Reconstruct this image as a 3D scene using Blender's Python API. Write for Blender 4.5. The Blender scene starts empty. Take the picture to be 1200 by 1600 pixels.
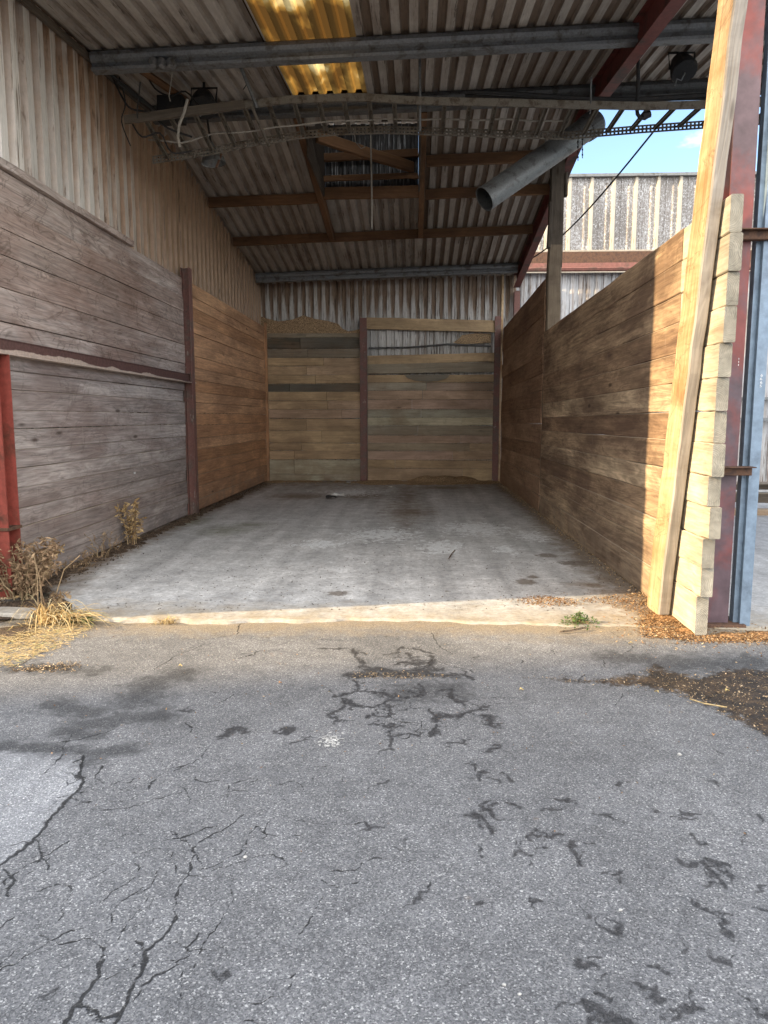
import bpy, math, random
import numpy as np
from mathutils import Vector
random.seed(7); rng = np.random.default_rng(7)
R = math.radians
scene = bpy.context.scene
COL = scene.collection

# ------------------------------------------------------------------ camera model (photo pixels 1200x1600)
F = 1150.0; CX, CY = 600, 800; VP = (648, 652); H = 1.6
TH = math.atan((CY-VP[1])/F); PS = math.atan((VP[0]-CX)/F*math.cos(TH))
FH = (-math.sin(PS), math.cos(PS), 0)
CR = Vector((math.cos(PS), math.sin(PS), 0))
CF = Vector((FH[0]*math.cos(TH), FH[1]*math.cos(TH), -math.sin(TH)))
CU = Vector((FH[0]*math.sin(TH), FH[1]*math.sin(TH), math.cos(TH)))
CAM = Vector((0, 0, H))
def ray(px, py): return CF + CR*((px-CX)/F) + CU*((CY-py)/F)
def onz(px, py, z=0.0):
    d = ray(px, py); return CAM + d*((z-H)/d.z)
def ony(px, py, y):
    d = ray(px, py); return CAM + d*(y/d.y)
def onx(px, py, x):
    d = ray(px, py); return CAM + d*(x/d.x)

# ------------------------------------------------------------------ node helper
class Mat:
    def __init__(s, name, rough=0.8, metallic=0.0, spec=0.3):
        s.m = bpy.data.materials.new(name); s.m.use_nodes = True
        s.t = s.m.node_tree; s.n = s.t.nodes; s.l = s.t.links
        s.b = s.n['Principled BSDF']
        s.b.inputs['Roughness'].default_value = rough
        s.b.inputs['Metallic'].default_value = metallic
        s.b.inputs['Specular IOR Level'].default_value = spec
    def put(s, sock, v):
        if hasattr(v, 'is_linked') or isinstance(v, bpy.types.NodeSocket): s.l.new(v, sock)
        elif isinstance(v, (tuple, list)):
            d = sock.default_value
            v = tuple(v)
            if len(d) == 4 and len(v) == 3: v = v+(1,)
            sock.default_value = v
        else:
            try: sock.default_value = v
            except TypeError: sock.default_value = (v,)*len(sock.default_value)
    def pos(s):
        return s.n.new('ShaderNodeNewGeometry').outputs['Position']
    def attr(s, name, what='Fac'):
        a = s.n.new('ShaderNodeAttribute'); a.attribute_name = name; return a.outputs[what]
    def vmul(s, v, k, off=None):
        m = s.n.new('ShaderNodeVectorMath'); m.operation = 'MULTIPLY'
        s.put(m.inputs[0], v); s.put(m.inputs[1], k)
        o = m.outputs[0]
        if off is not None:
            a = s.n.new('ShaderNodeVectorMath'); a.operation = 'ADD'
            s.put(a.inputs[0], o); s.put(a.inputs[1], off); o = a.outputs[0]
        return o
    def sep(s, v):
        n = s.n.new('ShaderNodeSeparateXYZ'); s.put(n.inputs[0], v); return n.outputs
    def comb(s, x, y, z):
        n = s.n.new('ShaderNodeCombineXYZ')
        for i, q in enumerate((x, y, z)): s.put(n.inputs[i], q)
        return n.outputs[0]
    def noise(s, v, scale=1.0, detail=4, rough=0.55, dist=0.0, out='Fac'):
        n = s.n.new('ShaderNodeTexNoise'); s.put(n.inputs['Vector'], v)
        n.inputs['Scale'].default_value = scale; n.inputs['Detail'].default_value = detail
        n.inputs['Roughness'].default_value = rough; n.inputs['Distortion'].default_value = dist
        return n.outputs[out]
    def voro(s, v, scale=1.0, feature='F1', out='Distance', rnd=1.0):
        n = s.n.new('ShaderNodeTexVoronoi'); n.feature = feature; s.put(n.inputs['Vector'], v)
        n.inputs['Scale'].default_value = scale; n.inputs['Randomness'].default_value = rnd
        return n.outputs[out]
    def math(s, op, a, b=0.0, c=0.0, clamp=False):
        n = s.n.new('ShaderNodeMath'); n.operation = op; n.use_clamp = clamp
        s.put(n.inputs[0], a); s.put(n.inputs[1], b); s.put(n.inputs[2], c); return n.outputs[0]
    def mapr(s, v, a, b, c=0.0, d=1.0):
        n = s.n.new('ShaderNodeMapRange'); n.clamp = True
        s.put(n.inputs[0], v)
        for i, q in enumerate((a, b, c, d)): n.inputs[i+1].default_value = q
        return n.outputs[0]
    def ramp(s, v, stops, interp='LINEAR'):
        n = s.n.new('ShaderNodeValToRGB'); r = n.color_ramp; r.interpolation = interp
        s.put(n.inputs[0], v)
        while len(r.elements) < len(stops): r.elements.new(0.5)
        for e, (p, c) in zip(r.elements, stops):
            e.position = p; e.color = tuple(c)+(1,) if len(c) == 3 else c
        return n.outputs[0]
    def mix(s, f, a, b, mode='MIX'):
        n = s.n.new('ShaderNodeMix'); n.data_type = 'RGBA'; n.blend_type = mode
        s.put(n.inputs[0], f); s.put(n.inputs[6], a); s.put(n.inputs[7], b); return n.outputs[2]
    def gain(s, col, k):   # multiply colour by scalar socket
        n = s.n.new('ShaderNodeVectorMath'); n.operation = 'SCALE'
        s.put(n.inputs[0], col); s.put(n.inputs[3], k); return n.outputs[0]
    def bump(s, h, strength=0.5, dist=0.01, normal=None):
        n = s.n.new('ShaderNodeBump'); n.inputs['Strength'].default_value = strength
        n.inputs['Distance'].default_value = dist; s.put(n.inputs['Height'], h)
        if normal is not None: s.l.new(normal, n.inputs['Normal'])
        return n.outputs[0]
    def done(s, col=None, rough=None, normal=None):
        if col is not None: s.put(s.b.inputs['Base Color'], col)
        if rough is not None: s.put(s.b.inputs['Roughness'], rough)
        if normal is not None: s.l.new(normal, s.b.inputs['Normal'])
        return s.m

# ------------------------------------------------------------------ materials
def wood(name, stops, grain=0.5, stain=None, stain_amt=0.5, stain_scale=1.1, scuff=0.3, line=0.0, spec=0.25, dust=None, sstr=0.6, endgrain=False, ledge=0.6):
    m = Mat(name, 0.82, spec=spec)
    gc = m.attr('gc', 'Vector'); rnd = m.attr('rnd'); p = m.pos()
    off = m.comb(m.math('MULTIPLY', rnd, 91.0), m.math('MULTIPLY', rnd, 37.0), 0.0)
    v = m.vmul(gc, (1.1, 34, 34), off)
    g1 = m.noise(v, 1.0, 6, 0.65, 0.4)
    g2 = m.noise(m.vmul(gc, (0.55, 5.5, 5.5), off), 1.0, 3, 0.5, 1.2)
    rings = m.math('PINGPONG', m.math('MULTIPLY', g2, 9.0), 0.5)
    tone = m.noise(m.vmul(gc, (0.7, 2.0, 2.0), off), 1.0, 5, 0.6, 0.6)
    col = m.ramp(rnd, stops)
    k = m.math('ADD', m.mapr(g1, 0.25, 0.75, 1-0.55*grain, 1+0.45*grain), m.mapr(rings, 0, 0.5, -0.22*grain, 0.16*grain))
    col = m.gain(col, m.math('MULTIPLY', k, m.mapr(tone, 0.25, 0.75, 0.66, 1.32)))
    if stain:
        st = m.math('ADD', m.math('MULTIPLY', m.noise(m.vmul(p, (1, 0.45, 1.5)), stain_scale, 8, 0.68, 0.6), 0.6), m.math('MULTIPLY', m.noise(m.vmul(gc, (0.6, 3.5, 3.5), off), 1.0, 6, 0.66, 0.8), 0.4))
        f = m.mapr(st, 0.56-0.2*stain_amt, 0.68-0.16*stain_amt)
        col = m.mix(m.math('MULTIPLY', f, sstr), col, m.gain(stain, m.mapr(g1, 0.2, 0.8, 0.6, 1.5)))
        if line:
            e = m.math('ABSOLUTE', m.math('SUBTRACT', m.noise(m.vmul(p, (1, 0.6, 1.3)), 1.7, 4, 0.55, 1.6), 0.5))
            col = m.mix(m.math('MULTIPLY', m.mapr(e, 0.0, 0.016, 1, 0), line), col, (0.03, 0.016, 0.008))
    kn = m.voro(m.vmul(gc, (0.9, 3.2, 3.2), off), 1.0)
    col = m.mix(m.mapr(kn, 0.04, 0.09, 0.75, 0), col, (0.035, 0.02, 0.012))
    if scuff:
        sc = m.noise(m.vmul(gc, (9, 13, 9), off), 1.0, 5, 0.7, 2.2)
        msk = m.noise(p, 1.6, 3)
        f = m.math('MULTIPLY', m.mapr(sc, 0.655, 0.72), m.mapr(msk, 0.42, 0.62))
        col = m.mix(m.math('MULTIPLY', f, scuff), col, (0.62, 0.56, 0.5))
        v2 = m.noise(m.vmul(p, (30, 26, 1.6)), 1.0, 4, 0.7, 0.3)
        col = m.mix(m.math('MULTIPLY', m.mapr(v2, 0.66, 0.75), scuff*0.45), col, (0.5, 0.45, 0.4))
    if dust:
        z = m.sep(p)[2]
        f = m.math('MULTIPLY', m.mapr(z, 0.05, 0.55, 1, 0), m.mapr(m.noise(p, 3.0, 5), 0.35, 0.65))
        col = m.mix(m.math('MULTIPLY', f, 0.7), col, dust)
    dark = m.noise(m.vmul(gc, (2.2, 60, 60), off), 1.0, 5, 0.7, 0.6)
    col = m.mix(m.mapr(dark, 0.62, 0.7, 0, 0.55), col, (0.03, 0.02, 0.014))
    if endgrain:   # growth rings, splits and grey weathering on the sawn ends
        ny = m.math('ABSOLUTE', m.sep(m.n.new('ShaderNodeNewGeometry').outputs['True Normal'])[1])
        em = m.mapr(ny, 0.7, 0.8); q = m.vmul(gc, (0, 1, 1), m.comb(0.0, m.math('MULTIPLY_ADD', rnd, 0.2, -0.1), 0.07))
        ln_ = m.n.new('ShaderNodeVectorMath'); ln_.operation = 'LENGTH'; m.put(ln_.inputs[0], q)
        wob = m.noise(m.vmul(p, (1, 0.2, 1)), 14, 4, 0.6); rd = m.math('ADD', ln_.outputs['Value'], m.math('MULTIPLY', wob, 0.03))
        rg_ = m.math('PINGPONG', m.math('MULTIPLY', rd, 85.0), 0.5)
        ec = m.gain(m.mix(0.75, col, (0.28, 0.265, 0.22)), m.math('MULTIPLY', m.mapr(rg_, 0, 0.5, 0.72, 1.15), m.mapr(m.noise(p, 9, 6, 0.7), 0.3, 0.7, 0.6, 1.25)))
        sw = m.voro(m.vmul(p, (1, 0.2, 1)), 11, 'DISTANCE_TO_EDGE'); ec = m.mix(m.math('MULTIPLY', m.mapr(sw, 0.0, 0.02, 1, 0), m.mapr(m.noise(p, 5, 2), 0.5, 0.6, 0, 0.8)), ec, (0.05, 0.04, 0.03))
        col = m.mix(em, col, ec)
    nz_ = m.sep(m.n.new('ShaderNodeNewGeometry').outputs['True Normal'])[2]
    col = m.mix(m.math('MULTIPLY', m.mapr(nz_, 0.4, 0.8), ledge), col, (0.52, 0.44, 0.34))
    n = m.bump(m.math('ADD', g1, m.math('MULTIPLY', rings, 0.5)), 0.55, 0.006)
    return m.done(col, None, n)

def steel(name, base, rust, amt=0.5, rough=0.6, metallic=0.0, scale=4.0, pale=None):
    m = Mat(name, rough, metallic, 0.4); p = m.pos()
    n1 = m.noise(p, scale, 7, 0.65, 0.4); n2 = m.noise(p, scale*7, 4, 0.6)
    col = m.mix(m.mapr(n1, 0.66-0.3*amt, 0.76-0.25*amt), m.gain(base, m.mapr(n2, 0.25, 0.75, 0.75, 1.25)), m.gain(rust, m.mapr(n2, 0.2, 0.8, 0.6, 1.4)))
    if pale:
        n3 = m.noise(m.vmul(p, (1, 1, 0.45), (5, 2, 0)), scale*2.2, 5, 0.6)
        col = m.mix(m.mapr(n3, 0.63, 0.68, 0, 0.8), col, pale)
    return m.done(col, None, m.bump(n2, 0.25, 0.004))

def sheet(name, base, dirt, amt, dust, dust_amt, streak=0.5, scale=1.0, spec=0.35, rough=0.55, pan_grime_shade=0.0, zgrad=None, speck=0.0, soft=0.0, zgrad2=None):
    """profiled metal sheet: vertical (or run-wise) streaks of dirt, dusty patches, shade painted into the pans; attribute 'val' is 1 in the recessed pans, 'gc' = (along, across, 0)"""
    m = Mat(name, rough, 0.0, spec); gc = m.attr('gc', 'Vector'); p = m.pos(); rnd = m.attr('rnd')
    sheet_id = m.noise(m.vmul(m.comb(0.0, m.math('FLOOR', m.math('DIVIDE', m.sep(gc)[1], 1.0)), 0.0), (1, 7.3, 1)), 1.0, 0)
    st = m.noise(m.vmul(gc, (0.55, 16, 1)), scale, 6, 0.66, 0.35)
    bl = m.noise(m.vmul(gc, (0.5, 0.9, 1)), 1.3*scale, 6, 0.66, 0.6)
    fine = m.noise(m.vmul(gc, (6, 26, 1)), scale, 5, 0.7)
    col = m.gain(base, m.mapr(fine, 0.2, 0.8, 0.8, 1.18))
    col = m.gain(col, m.mapr(sheet_id, 0.3, 0.7, 0.82, 1.12))
    d = m.math('ADD', m.math('MULTIPLY', st, streak), m.math('MULTIPLY', bl, 1-streak))
    if pan_grime_shade:
        d = m.math('ADD', d, m.math('MULTIPLY', m.attr('val'), pan_grime_shade))  # pan grime, strengthened to paint in the shade between ribs
    if zgrad2: d = m.math('ADD', d, m.mapr(m.sep(p)[zgrad2[0]], *zgrad2[1:]))
    if zgrad:     # more grime towards one end, broken by noise; also paints glow and leaked light
        z = m.sep(p)[zgrad[0]]
        d = m.math('ADD', d, m.mapr(z, zgrad[1], zgrad[2], zgrad[3], zgrad[4]))
    col = m.mix(m.mapr(d, 0.56-0.25*dust_amt-0.10*soft, 0.72-0.2*dust_amt+0.14*soft, 0, 0.85), col, m.gain(dust, m.mapr(fine, 0.2, 0.8, 0.7, 1.35)))
    d2 = m.noise(m.vmul(gc, (1.2, 30, 1), (3, 8, 0)), scale, 5, 0.7, 0.5)
    col = m.mix(m.mapr(m.math('ADD', d2, m.math('MULTIPLY', bl, 0.3)), 0.78-0.2*amt, 0.86-0.2*amt, 0, 0.9), col, dirt)
    if speck:
        sp = m.noise(m.vmul(gc, (22, 30, 1)), 1.0, 6, 0.75, 1.0)
        col = m.mix(m.mapr(m.math('ADD', sp, m.math('MULTIPLY', bl, 0.25)), 0.64, 0.70, 0, speck), col, (0.66, 0.67, 0.67))
    return m.done(col, None, m.bump(fine, 0.2, 0.004))

def flakes_mat(name, stops, rough=0.8, transl=0.0, grit=0):
    m = Mat(name, rough, spec=0.2); rnd = m.attr('rnd')
    col = m.ramp(rnd, stops)
    col = m.gain(col, m.mapr(m.noise(m.pos(), 60, 2), 0.3, 0.7, 0.7, 1.25)); nrm = None
    if grit:
        gv = m.sep(m.voro(m.pos(), 95, 'F1', 'Color'))[0]
        col = m.gain(col, m.mapr(gv, 0.0, 1.0, 0.35, 1.7)); nrm = m.bump(gv, 0.9, 0.01)
    m.done(col, None, nrm)
    if transl:
        t = m.n.new('ShaderNodeBsdfTranslucent'); m.put(t.inputs['Color'], col)
        mx = m.n.new('ShaderNodeMixShader'); mx.inputs[0].default_value = transl
        m.l.new(m.b.outputs[0], mx.inputs[1]); m.l.new(t.outputs[0], mx.inputs[2])
        m.l.new(mx.outputs[0], m.n['Material Output'].inputs[0])
    return m.m

def asphalt_mat():
    m = Mat('asphalt', 0.8, spec=0.35); p = m.pos()
    v = m.voro(p, 195, 'F1', 'Color'); vr = m.sep(v)[0]
    big = m.noise(p, 1.1, 5, 0.6, 0.3); mid = m.noise(p, 9, 4, 0.6)
    fine = m.noise(p, 240, 3, 0.6)
    col = m.ramp(vr, [(0.0, (0.092, 0.091, 0.092)), (0.35, (0.145, 0.144, 0.145)), (0.72, (0.198, 0.196, 0.194)), (0.93, (0.262, 0.258, 0.25)), (0.985, (0.46, 0.45, 0.43))])
    col = m.gain(col, m.math('MULTIPLY', m.mapr(big, 0.3, 0.7, 0.80, 1.22), m.mapr(mid, 0.3, 0.7, 0.86, 1.15)))
    col = m.gain(col, m.mapr(fine, 0.3, 0.7, 0.75, 1.25))
    # lighter repair patch
    pat = m.attr('patch'); jag = m.noise(p, 18, 3)
    pf = m.mapr(m.math('ADD', pat, m.math('MULTIPLY', m.math('SUBTRACT', jag, 0.5), 0.25)), -0.03, 0.03)
    col = m.mix(pf, col, m.gain(m.mix(0.15, col, (0.2, 0.21, 0.22)), m.mapr(m.noise(p, 3.5, 6, 0.7), 0.3, 0.7, 1.25, 1.75)))
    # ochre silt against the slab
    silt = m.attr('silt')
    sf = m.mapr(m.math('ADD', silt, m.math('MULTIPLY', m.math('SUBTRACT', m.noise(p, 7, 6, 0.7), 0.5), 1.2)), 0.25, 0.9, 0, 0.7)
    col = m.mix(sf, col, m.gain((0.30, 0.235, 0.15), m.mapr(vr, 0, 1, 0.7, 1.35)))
    # brown wet dirt areas
    dn = m.math('ADD', m.attr('dirt'), m.math('MULTIPLY', m.math('SUBTRACT', m.noise(p, 15, 9, 0.8, 0.4), 0.5), 2.8))
    df = m.mapr(dn, 0.05, 0.45)
    dcol = m.ramp(m.math('ADD', m.math('MULTIPLY', m.noise(p, 9, 6, 0.7), 0.6), m.math('MULTIPLY', m.noise(p, 60, 5, 0.75), 0.4)), [(0.36, (0.013, 0.010, 0.007)), (0.48, (0.032, 0.021, 0.012)), (0.57, (0.085, 0.051, 0.025)), (0.68, (0.22, 0.14, 0.07))])
    col = m.mix(m.math('MULTIPLY', df, 0.93), col, dcol)
    # faint damp
    wn = m.noise(p, 46, 8, 0.80, 0.4)
    pn = m.math('ADD', m.attr('damp'), m.math('MULTIPLY', m.math('SUBTRACT', m.noise(p, 13, 9, 0.8, 0.6), 0.5), 3.6))
    pn = m.math('ADD', pn, m.math('MULTIPLY', m.math('SUBTRACT', vr, 0.5), 0.5)); col = m.gain(col, m.mapr(pn, 0.15, 0.75, 1.0, 0.46))
    # wet network and open cracks
    wv = m.math('ADD', m.attr('wet'), m.math('MULTIPLY', m.math('SUBTRACT', wn, 0.5), 5.2))
    wv = m.math('ADD', wv, m.math('MULTIPLY', m.math('SUBTRACT', vr, 0.5), 0.6)); wf = m.mapr(wv, 0.20, 0.50)
    col = m.mix(m.math('MULTIPLY', wf, 0.86), col, m.gain((0.022, 0.021, 0.021), m.mapr(vr, 0, 1, 0.5, 2.2)))
    cv = m.math('ADD', m.attr('crack'), m.math('MULTIPLY', m.math('SUBTRACT', m.noise(p, 45, 4, 0.65), 0.5), 1.5))
    cf = m.mapr(cv, 0.1, 0.5)
    col = m.mix(m.math('MULTIPLY', cf, 0.85), col, (0.012, 0.011, 0.010))
    # generic hairline cracks in scattered areas
    ed = m.voro(m.vmul(p, (1, 1, 1), m.vmul(m.noise(p, 3.0, 4, 0.6, out='Color'), (0.5, 0.5, 0))), 2.2, 'DISTANCE_TO_EDGE')
    hm = m.mapr(m.noise(p, 0.8, 3), 0.52, 0.64)
    hf = m.math('MULTIPLY', m.mapr(ed, 0.0, 0.012, 1, 0), m.math('MULTIPLY', hm, m.mapr(m.noise(p, 6, 3), 0.45, 0.6)))
    col = m.mix(m.math('MULTIPLY', hf, 0.6), col, (0.02, 0.019, 0.018))
    # orange-brown rust freckles
    rs = m.noise(p, 5, 2, 0.5, 0.5)
    col = m.mix(m.math('MULTIPLY', m.mapr(rs, 0.73, 0.79), 0.35), col, (0.30, 0.18, 0.09))
    h = m.math('ADD', m.math('MULTIPLY', vr, 0.6), m.math('MULTIPLY', fine, 0.45)); h = m.math('ADD', h, m.math('MULTIPLY', m.noise(p, 16, 4, 0.6), 0.8))
    h = m.math('SUBTRACT', h, m.math('MULTIPLY', cf, 2.4))
    rough = m.mapr(m.math('MAXIMUM', wf, df), 0, 1, 0.82, 0.62)
    return m.done(col, rough, m.bump(h, 0.75, 0.006))

def concrete_mat(name='slab_concrete'):
    m = Mat(name, 0.75, spec=0.35); p = m.pos()
    big = m.noise(p, 0.55, 6, 0.62, 0.4); mid = m.noise(p, 4.5, 6, 0.66, 0.3); fine = m.noise(p, 60, 4, 0.65)
    tr = m.noise(m.vmul(p, (3.2, 0.22, 1)), 1.0, 5, 0.6, 0.3)
    col = m.ramp(big, [(0.3, (0.40, 0.408, 0.41)), (0.52, (0.50, 0.508, 0.508)), (0.72, (0.59, 0.595, 0.59))])
    k = m.math('MULTIPLY', m.mapr(mid, 0.25, 0.75, 0.66, 1.28), m.mapr(tr, 0.3, 0.7, 0.76, 1.22))
    col = m.gain(col, m.math('MULTIPLY', k, m.mapr(fine, 0.25, 0.75, 0.84, 1.14)))
    # lost dark patches
    col = m.mix(m.mapr(m.noise(p, 2.2, 7, 0.7, 0.8), 0.60, 0.68, 0, 0.3), col, (0.16, 0.155, 0.15))
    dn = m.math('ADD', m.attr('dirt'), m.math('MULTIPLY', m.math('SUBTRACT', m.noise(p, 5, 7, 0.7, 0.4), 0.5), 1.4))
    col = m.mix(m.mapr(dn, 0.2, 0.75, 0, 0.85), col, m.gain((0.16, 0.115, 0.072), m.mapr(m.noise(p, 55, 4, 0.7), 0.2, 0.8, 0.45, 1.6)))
    mo = m.math('ADD', m.attr('moss'), m.math('MULTIPLY', m.math('SUBTRACT', m.noise(p, 6, 6, 0.7), 0.5), 1.3))
    col = m.mix(m.mapr(mo, 0.3, 0.9, 0, 0.6), col, (0.10, 0.11, 0.045))
    sp = m.math('ADD', m.attr('spot'), m.math('MULTIPLY', m.math('SUBTRACT', m.noise(p, 16, 5, 0.7), 0.5), 1.3))
    col = m.mix(m.mapr(sp, 0.25, 0.5, 0, 0.75), col, m.gain((0.12, 0.095, 0.07), m.mapr(m.noise(p, 80, 3, 0.7), 0.2, 0.8, 0.5, 1.7)))
    # dark flecks and pale flakes
    fl = m.noise(m.vmul(p, (14, 9, 1)), 1.0, 5, 0.75, 1.0)
    fm = m.noise(p, 0.9, 3)
    col = m.mix(m.math('MULTIPLY', m.mapr(fl, 0.66, 0.70), m.mapr(fm, 0.36, 0.52, 0, 0.85)), col, (0.07, 0.06, 0.05))
    pf = m.math('ADD', m.attr('paint'), m.math('MULTIPLY', m.math('SUBTRACT', m.noise(m.vmul(p, (10, 7, 1), (3, 1, 0)), 1.0, 6, 0.75, 0.8), 0.5), 2.4))
    col = m.mix(m.mapr(pf, 0.66, 0.74, 0, 0.85), col, (0.72, 0.75, 0.76))
    scr = m.noise(m.vmul(p, (26, 0.9, 1), (2, 5, 0)), 1.0, 5, 0.7, 0.5)
    col = m.mix(m.math('MULTIPLY', m.mapr(scr, 0.64, 0.70), m.mapr(m.noise(p, 1.3, 3), 0.42, 0.58, 0, 0.45)), col, (0.66, 0.67, 0.67))
    pit = m.noise(p, 22, 6, 0.75, 0.3); col = m.gain(col, m.mapr(pit, 0.3, 0.70, 1.2, 0.66)); col = m.gain(col, m.mapr(m.noise(p, 130, 3, 0.7), 0.3, 0.7, 0.86, 1.12))
    y = m.sep(p)[1]; lit_strip = m.math('ADD', m.mapr(y, 5.5, 6.6, 1.0, 0.0), m.math('MULTIPLY', m.math('SUBTRACT', m.noise(p, 5, 6, 0.7), 0.5), 1.3))
    col = m.mix(m.mapr(lit_strip, 0.25, 0.95, 0, 0.8), col, m.gain((0.34, 0.275, 0.18), m.mapr(pit, 0.25, 0.75, 1.25, 0.65)))  # beige tint along the front edge paints in the warm sunlight
    h = m.math('ADD', m.math('MULTIPLY', fine, 0.5), m.math('MULTIPLY', mid, 1.2))
    return m.done(col, m.mapr(mid, 0.3, 0.7, 0.6, 0.85), m.bump(h, 0.45, 0.006))

WOOD_LF = wood('grey_weathered_boards', [(0, (0.35, 0.305, 0.28)), (0.5, (0.405, 0.36, 0.335)), (1, (0.465, 0.42, 0.39))], 0.75, (0.15, 0.10, 0.085), 0.55, 1.0, 0.7, 0.25, sstr=0.6, dust=(0.21, 0.19, 0.185))
WOOD_LU = wood('brown_grey_upper_boards', [(0, (0.35, 0.27, 0.23)), (0.5, (0.42, 0.35, 0.31)), (1, (0.48, 0.42, 0.385))], 0.75, (0.16, 0.09, 0.065), 0.6, 0.8, 0.55, 0.4, sstr=0.65)
WOOD_LR = wood('orange_brown_boards', [(0, (0.46, 0.25, 0.125)), (0.5, (0.52, 0.29, 0.155)), (1, (0.58, 0.345, 0.195))], 0.6, (0.17, 0.085, 0.05), 0.5, 0.8, 0.35, 0.15, sstr=0.55, dust=(0.26, 0.19, 0.14))
WOOD_RF = wood('stained_timber_sleepers', [(0, (0.30, 0.20, 0.125)), (0.5, (0.48, 0.345, 0.22)), (1, (0.62, 0.48, 0.32))], 0.85, (0.11, 0.066, 0.045), 0.66, 0.8, 0.75, 0.2, sstr=0.82, dust=(0.32, 0.25, 0.18))
WOOD_RR = wood('dark_brown_boards', [(0, (0.27, 0.165, 0.10)), (0.5, (0.34, 0.215, 0.135)), (1, (0.42, 0.28, 0.18))], 0.5, (0.13, 0.07, 0.045), 0.5, 0.8, 0.4, 0.4, dust=(0.30, 0.21, 0.14))
REAR_STOPS = [(0.0, (0.085, 0.081, 0.062)), (0.12, (0.155, 0.143, 0.116)), (0.3, (0.310, 0.271, 0.202)), (0.45, (0.419, 0.302, 0.186)), (0.6, (0.512, 0.380, 0.225)), (0.75, (0.465, 0.333, 0.256)), (0.88, (0.345, 0.325, 0.25)), (1.0, (0.558, 0.496, 0.341))]
WOOD_B = wood('mixed_rear_boards', REAR_STOPS, 0.42, (0.17, 0.115, 0.07), 0.5, 0.9, 0.25, 0.15, sstr=0.55, dust=(0.22, 0.16, 0.10))
WOOD_POST = wood('pale_new_timber', [(0, (0.50, 0.36, 0.21)), (1, (0.56, 0.42, 0.26))], 0.65, (0.30, 0.155, 0.065), 0.55, 1.4, 0.2, 0.35, sstr=0.8)
WOOD_END = wood('pale_grey_timber', [(0, (0.44, 0.385, 0.285)), (0.5, (0.51, 0.455, 0.345)), (1, (0.57, 0.515, 0.40))], 0.45, (0.24, 0.17, 0.10), 0.5, 3.0, 0.25, 0.1, sstr=0.5, endgrain=True)
WOOD_PM = wood('grey_brown_post', [(0, (0.19, 0.15, 0.105)), (1, (0.24, 0.19, 0.135))], 0.4, (0.07, 0.05, 0.035), 0.5, 1.6, 0.1)
WOOD_ROOF = wood('brown_roof_timber', [(0, (0.16, 0.085, 0.042)), (1, (0.21, 0.115, 0.058))], 0.4, (0.06, 0.033, 0.02), 0.5, 1.2, 0.0)
WOOD_DK = wood('dark_grey_timber', [(0, (0.085, 0.07, 0.055)), (1, (0.15, 0.125, 0.095))], 0.5, (0.04, 0.03, 0.022), 0.4, 1.2, 0.1)
RED = steel('red_oxide_steel', (0.27, 0.062, 0.045), (0.12, 0.045, 0.03), 0.45, 0.55, 0, 3.0)
REDM = steel('dull_red_steel', (0.17, 0.08, 0.066), (0.13, 0.09, 0.075), 0.6, 0.6, 0, 5.0, pale=(0.30, 0.25, 0.22))
REDP = steel('purple_red_steel', (0.20, 0.052, 0.045), (0.11, 0.075, 0.088), 0.75, 0.4, 0, 1.1)
GUT = steel('faded_red_gutter', (0.20, 0.09, 0.075), (0.12, 0.075, 0.06), 0.5, 0.8, 0, 2.0)
REDD = steel('dark_red_rafter', (0.14, 0.035, 0.028), (0.05, 0.025, 0.02), 0.5, 0.6, 0, 3.0)
GALV = steel('dull_galvanised', (0.19, 0.20, 0.205), (0.10, 0.095, 0.085), 0.5, 0.5, 0.25, 6.0)
GALVD = steel('dark_galvanised', (0.11, 0.115, 0.115), (0.06, 0.055, 0.05), 0.5, 0.55, 0.2, 6.0)
DUCT = steel('duct_zinc', (0.17, 0.18, 0.18), (0.10, 0.10, 0.095), 0.5, 0.45, 0.35, 9.0)
BLUE = steel('blue_grey_galvanised', (0.20, 0.27, 0.35), (0.15, 0.20, 0.26), 0.5, 0.42, 0.15, 2.5)
RUST = steel('rusty_plate', (0.12, 0.065, 0.04), (0.07, 0.04, 0.03), 0.6, 0.8, 0, 14.0)
BLACK = steel('black_housing', (0.02, 0.02, 0.02), (0.035, 0.03, 0.026), 0.5, 0.7, 0, 8.0)
WHITEC = steel('pale_cable', (0.30, 0.28, 0.24), (0.22, 0.19, 0.15), 0.4, 0.6, 0, 8.0)
TRAY = steel('dusty_cable_ladder', (0.155, 0.138, 0.11), (0.075, 0.056, 0.038), 0.55, 0.7, 0.1, 10.0)
ROOFM = sheet('roof_sheet', (0.52, 0.49, 0.44), (0.08, 0.055, 0.036), 0.2, (0.10, 0.062, 0.036), 0.34, 0.35, 1.0, pan_grime_shade=0.14, soft=1.0)
ROOFR = sheet('roof_sheet_sooty', (0.50, 0.465, 0.41), (0.06, 0.04, 0.025), 0.25, (0.11, 0.065, 0.035), 0.42, 0.4, 1.0, pan_grime_shade=0.34, soft=0.6)
CLAD_L = sheet('dusty_left_cladding', (0.68, 0.65, 0.60), (0.13, 0.08, 0.04), 0.35, (0.30, 0.165, 0.072), 0.5, 0.5, 1.0, spec=0.6, rough=0.42, pan_grime_shade=0.34, soft=0.5, zgrad=(1, 7.4, 12.5, -0.18, 0.34), zgrad2=(2, 3.8, 5.6, -0.10, 0.10))  # rearward dust also paints in the warm glow of the interior
CLAD_B = sheet('rear_cladding', (0.60, 0.60, 0.58), (0.07, 0.045, 0.025), 0.45, (0.21, 0.125, 0.06), 0.56, 0.6, 1.0, pan_grime_shade=0.24, zgrad=(2, 3.85, 4.6, -0.30, 0.04))  # whiter low band paints in light leaking from behind
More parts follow.
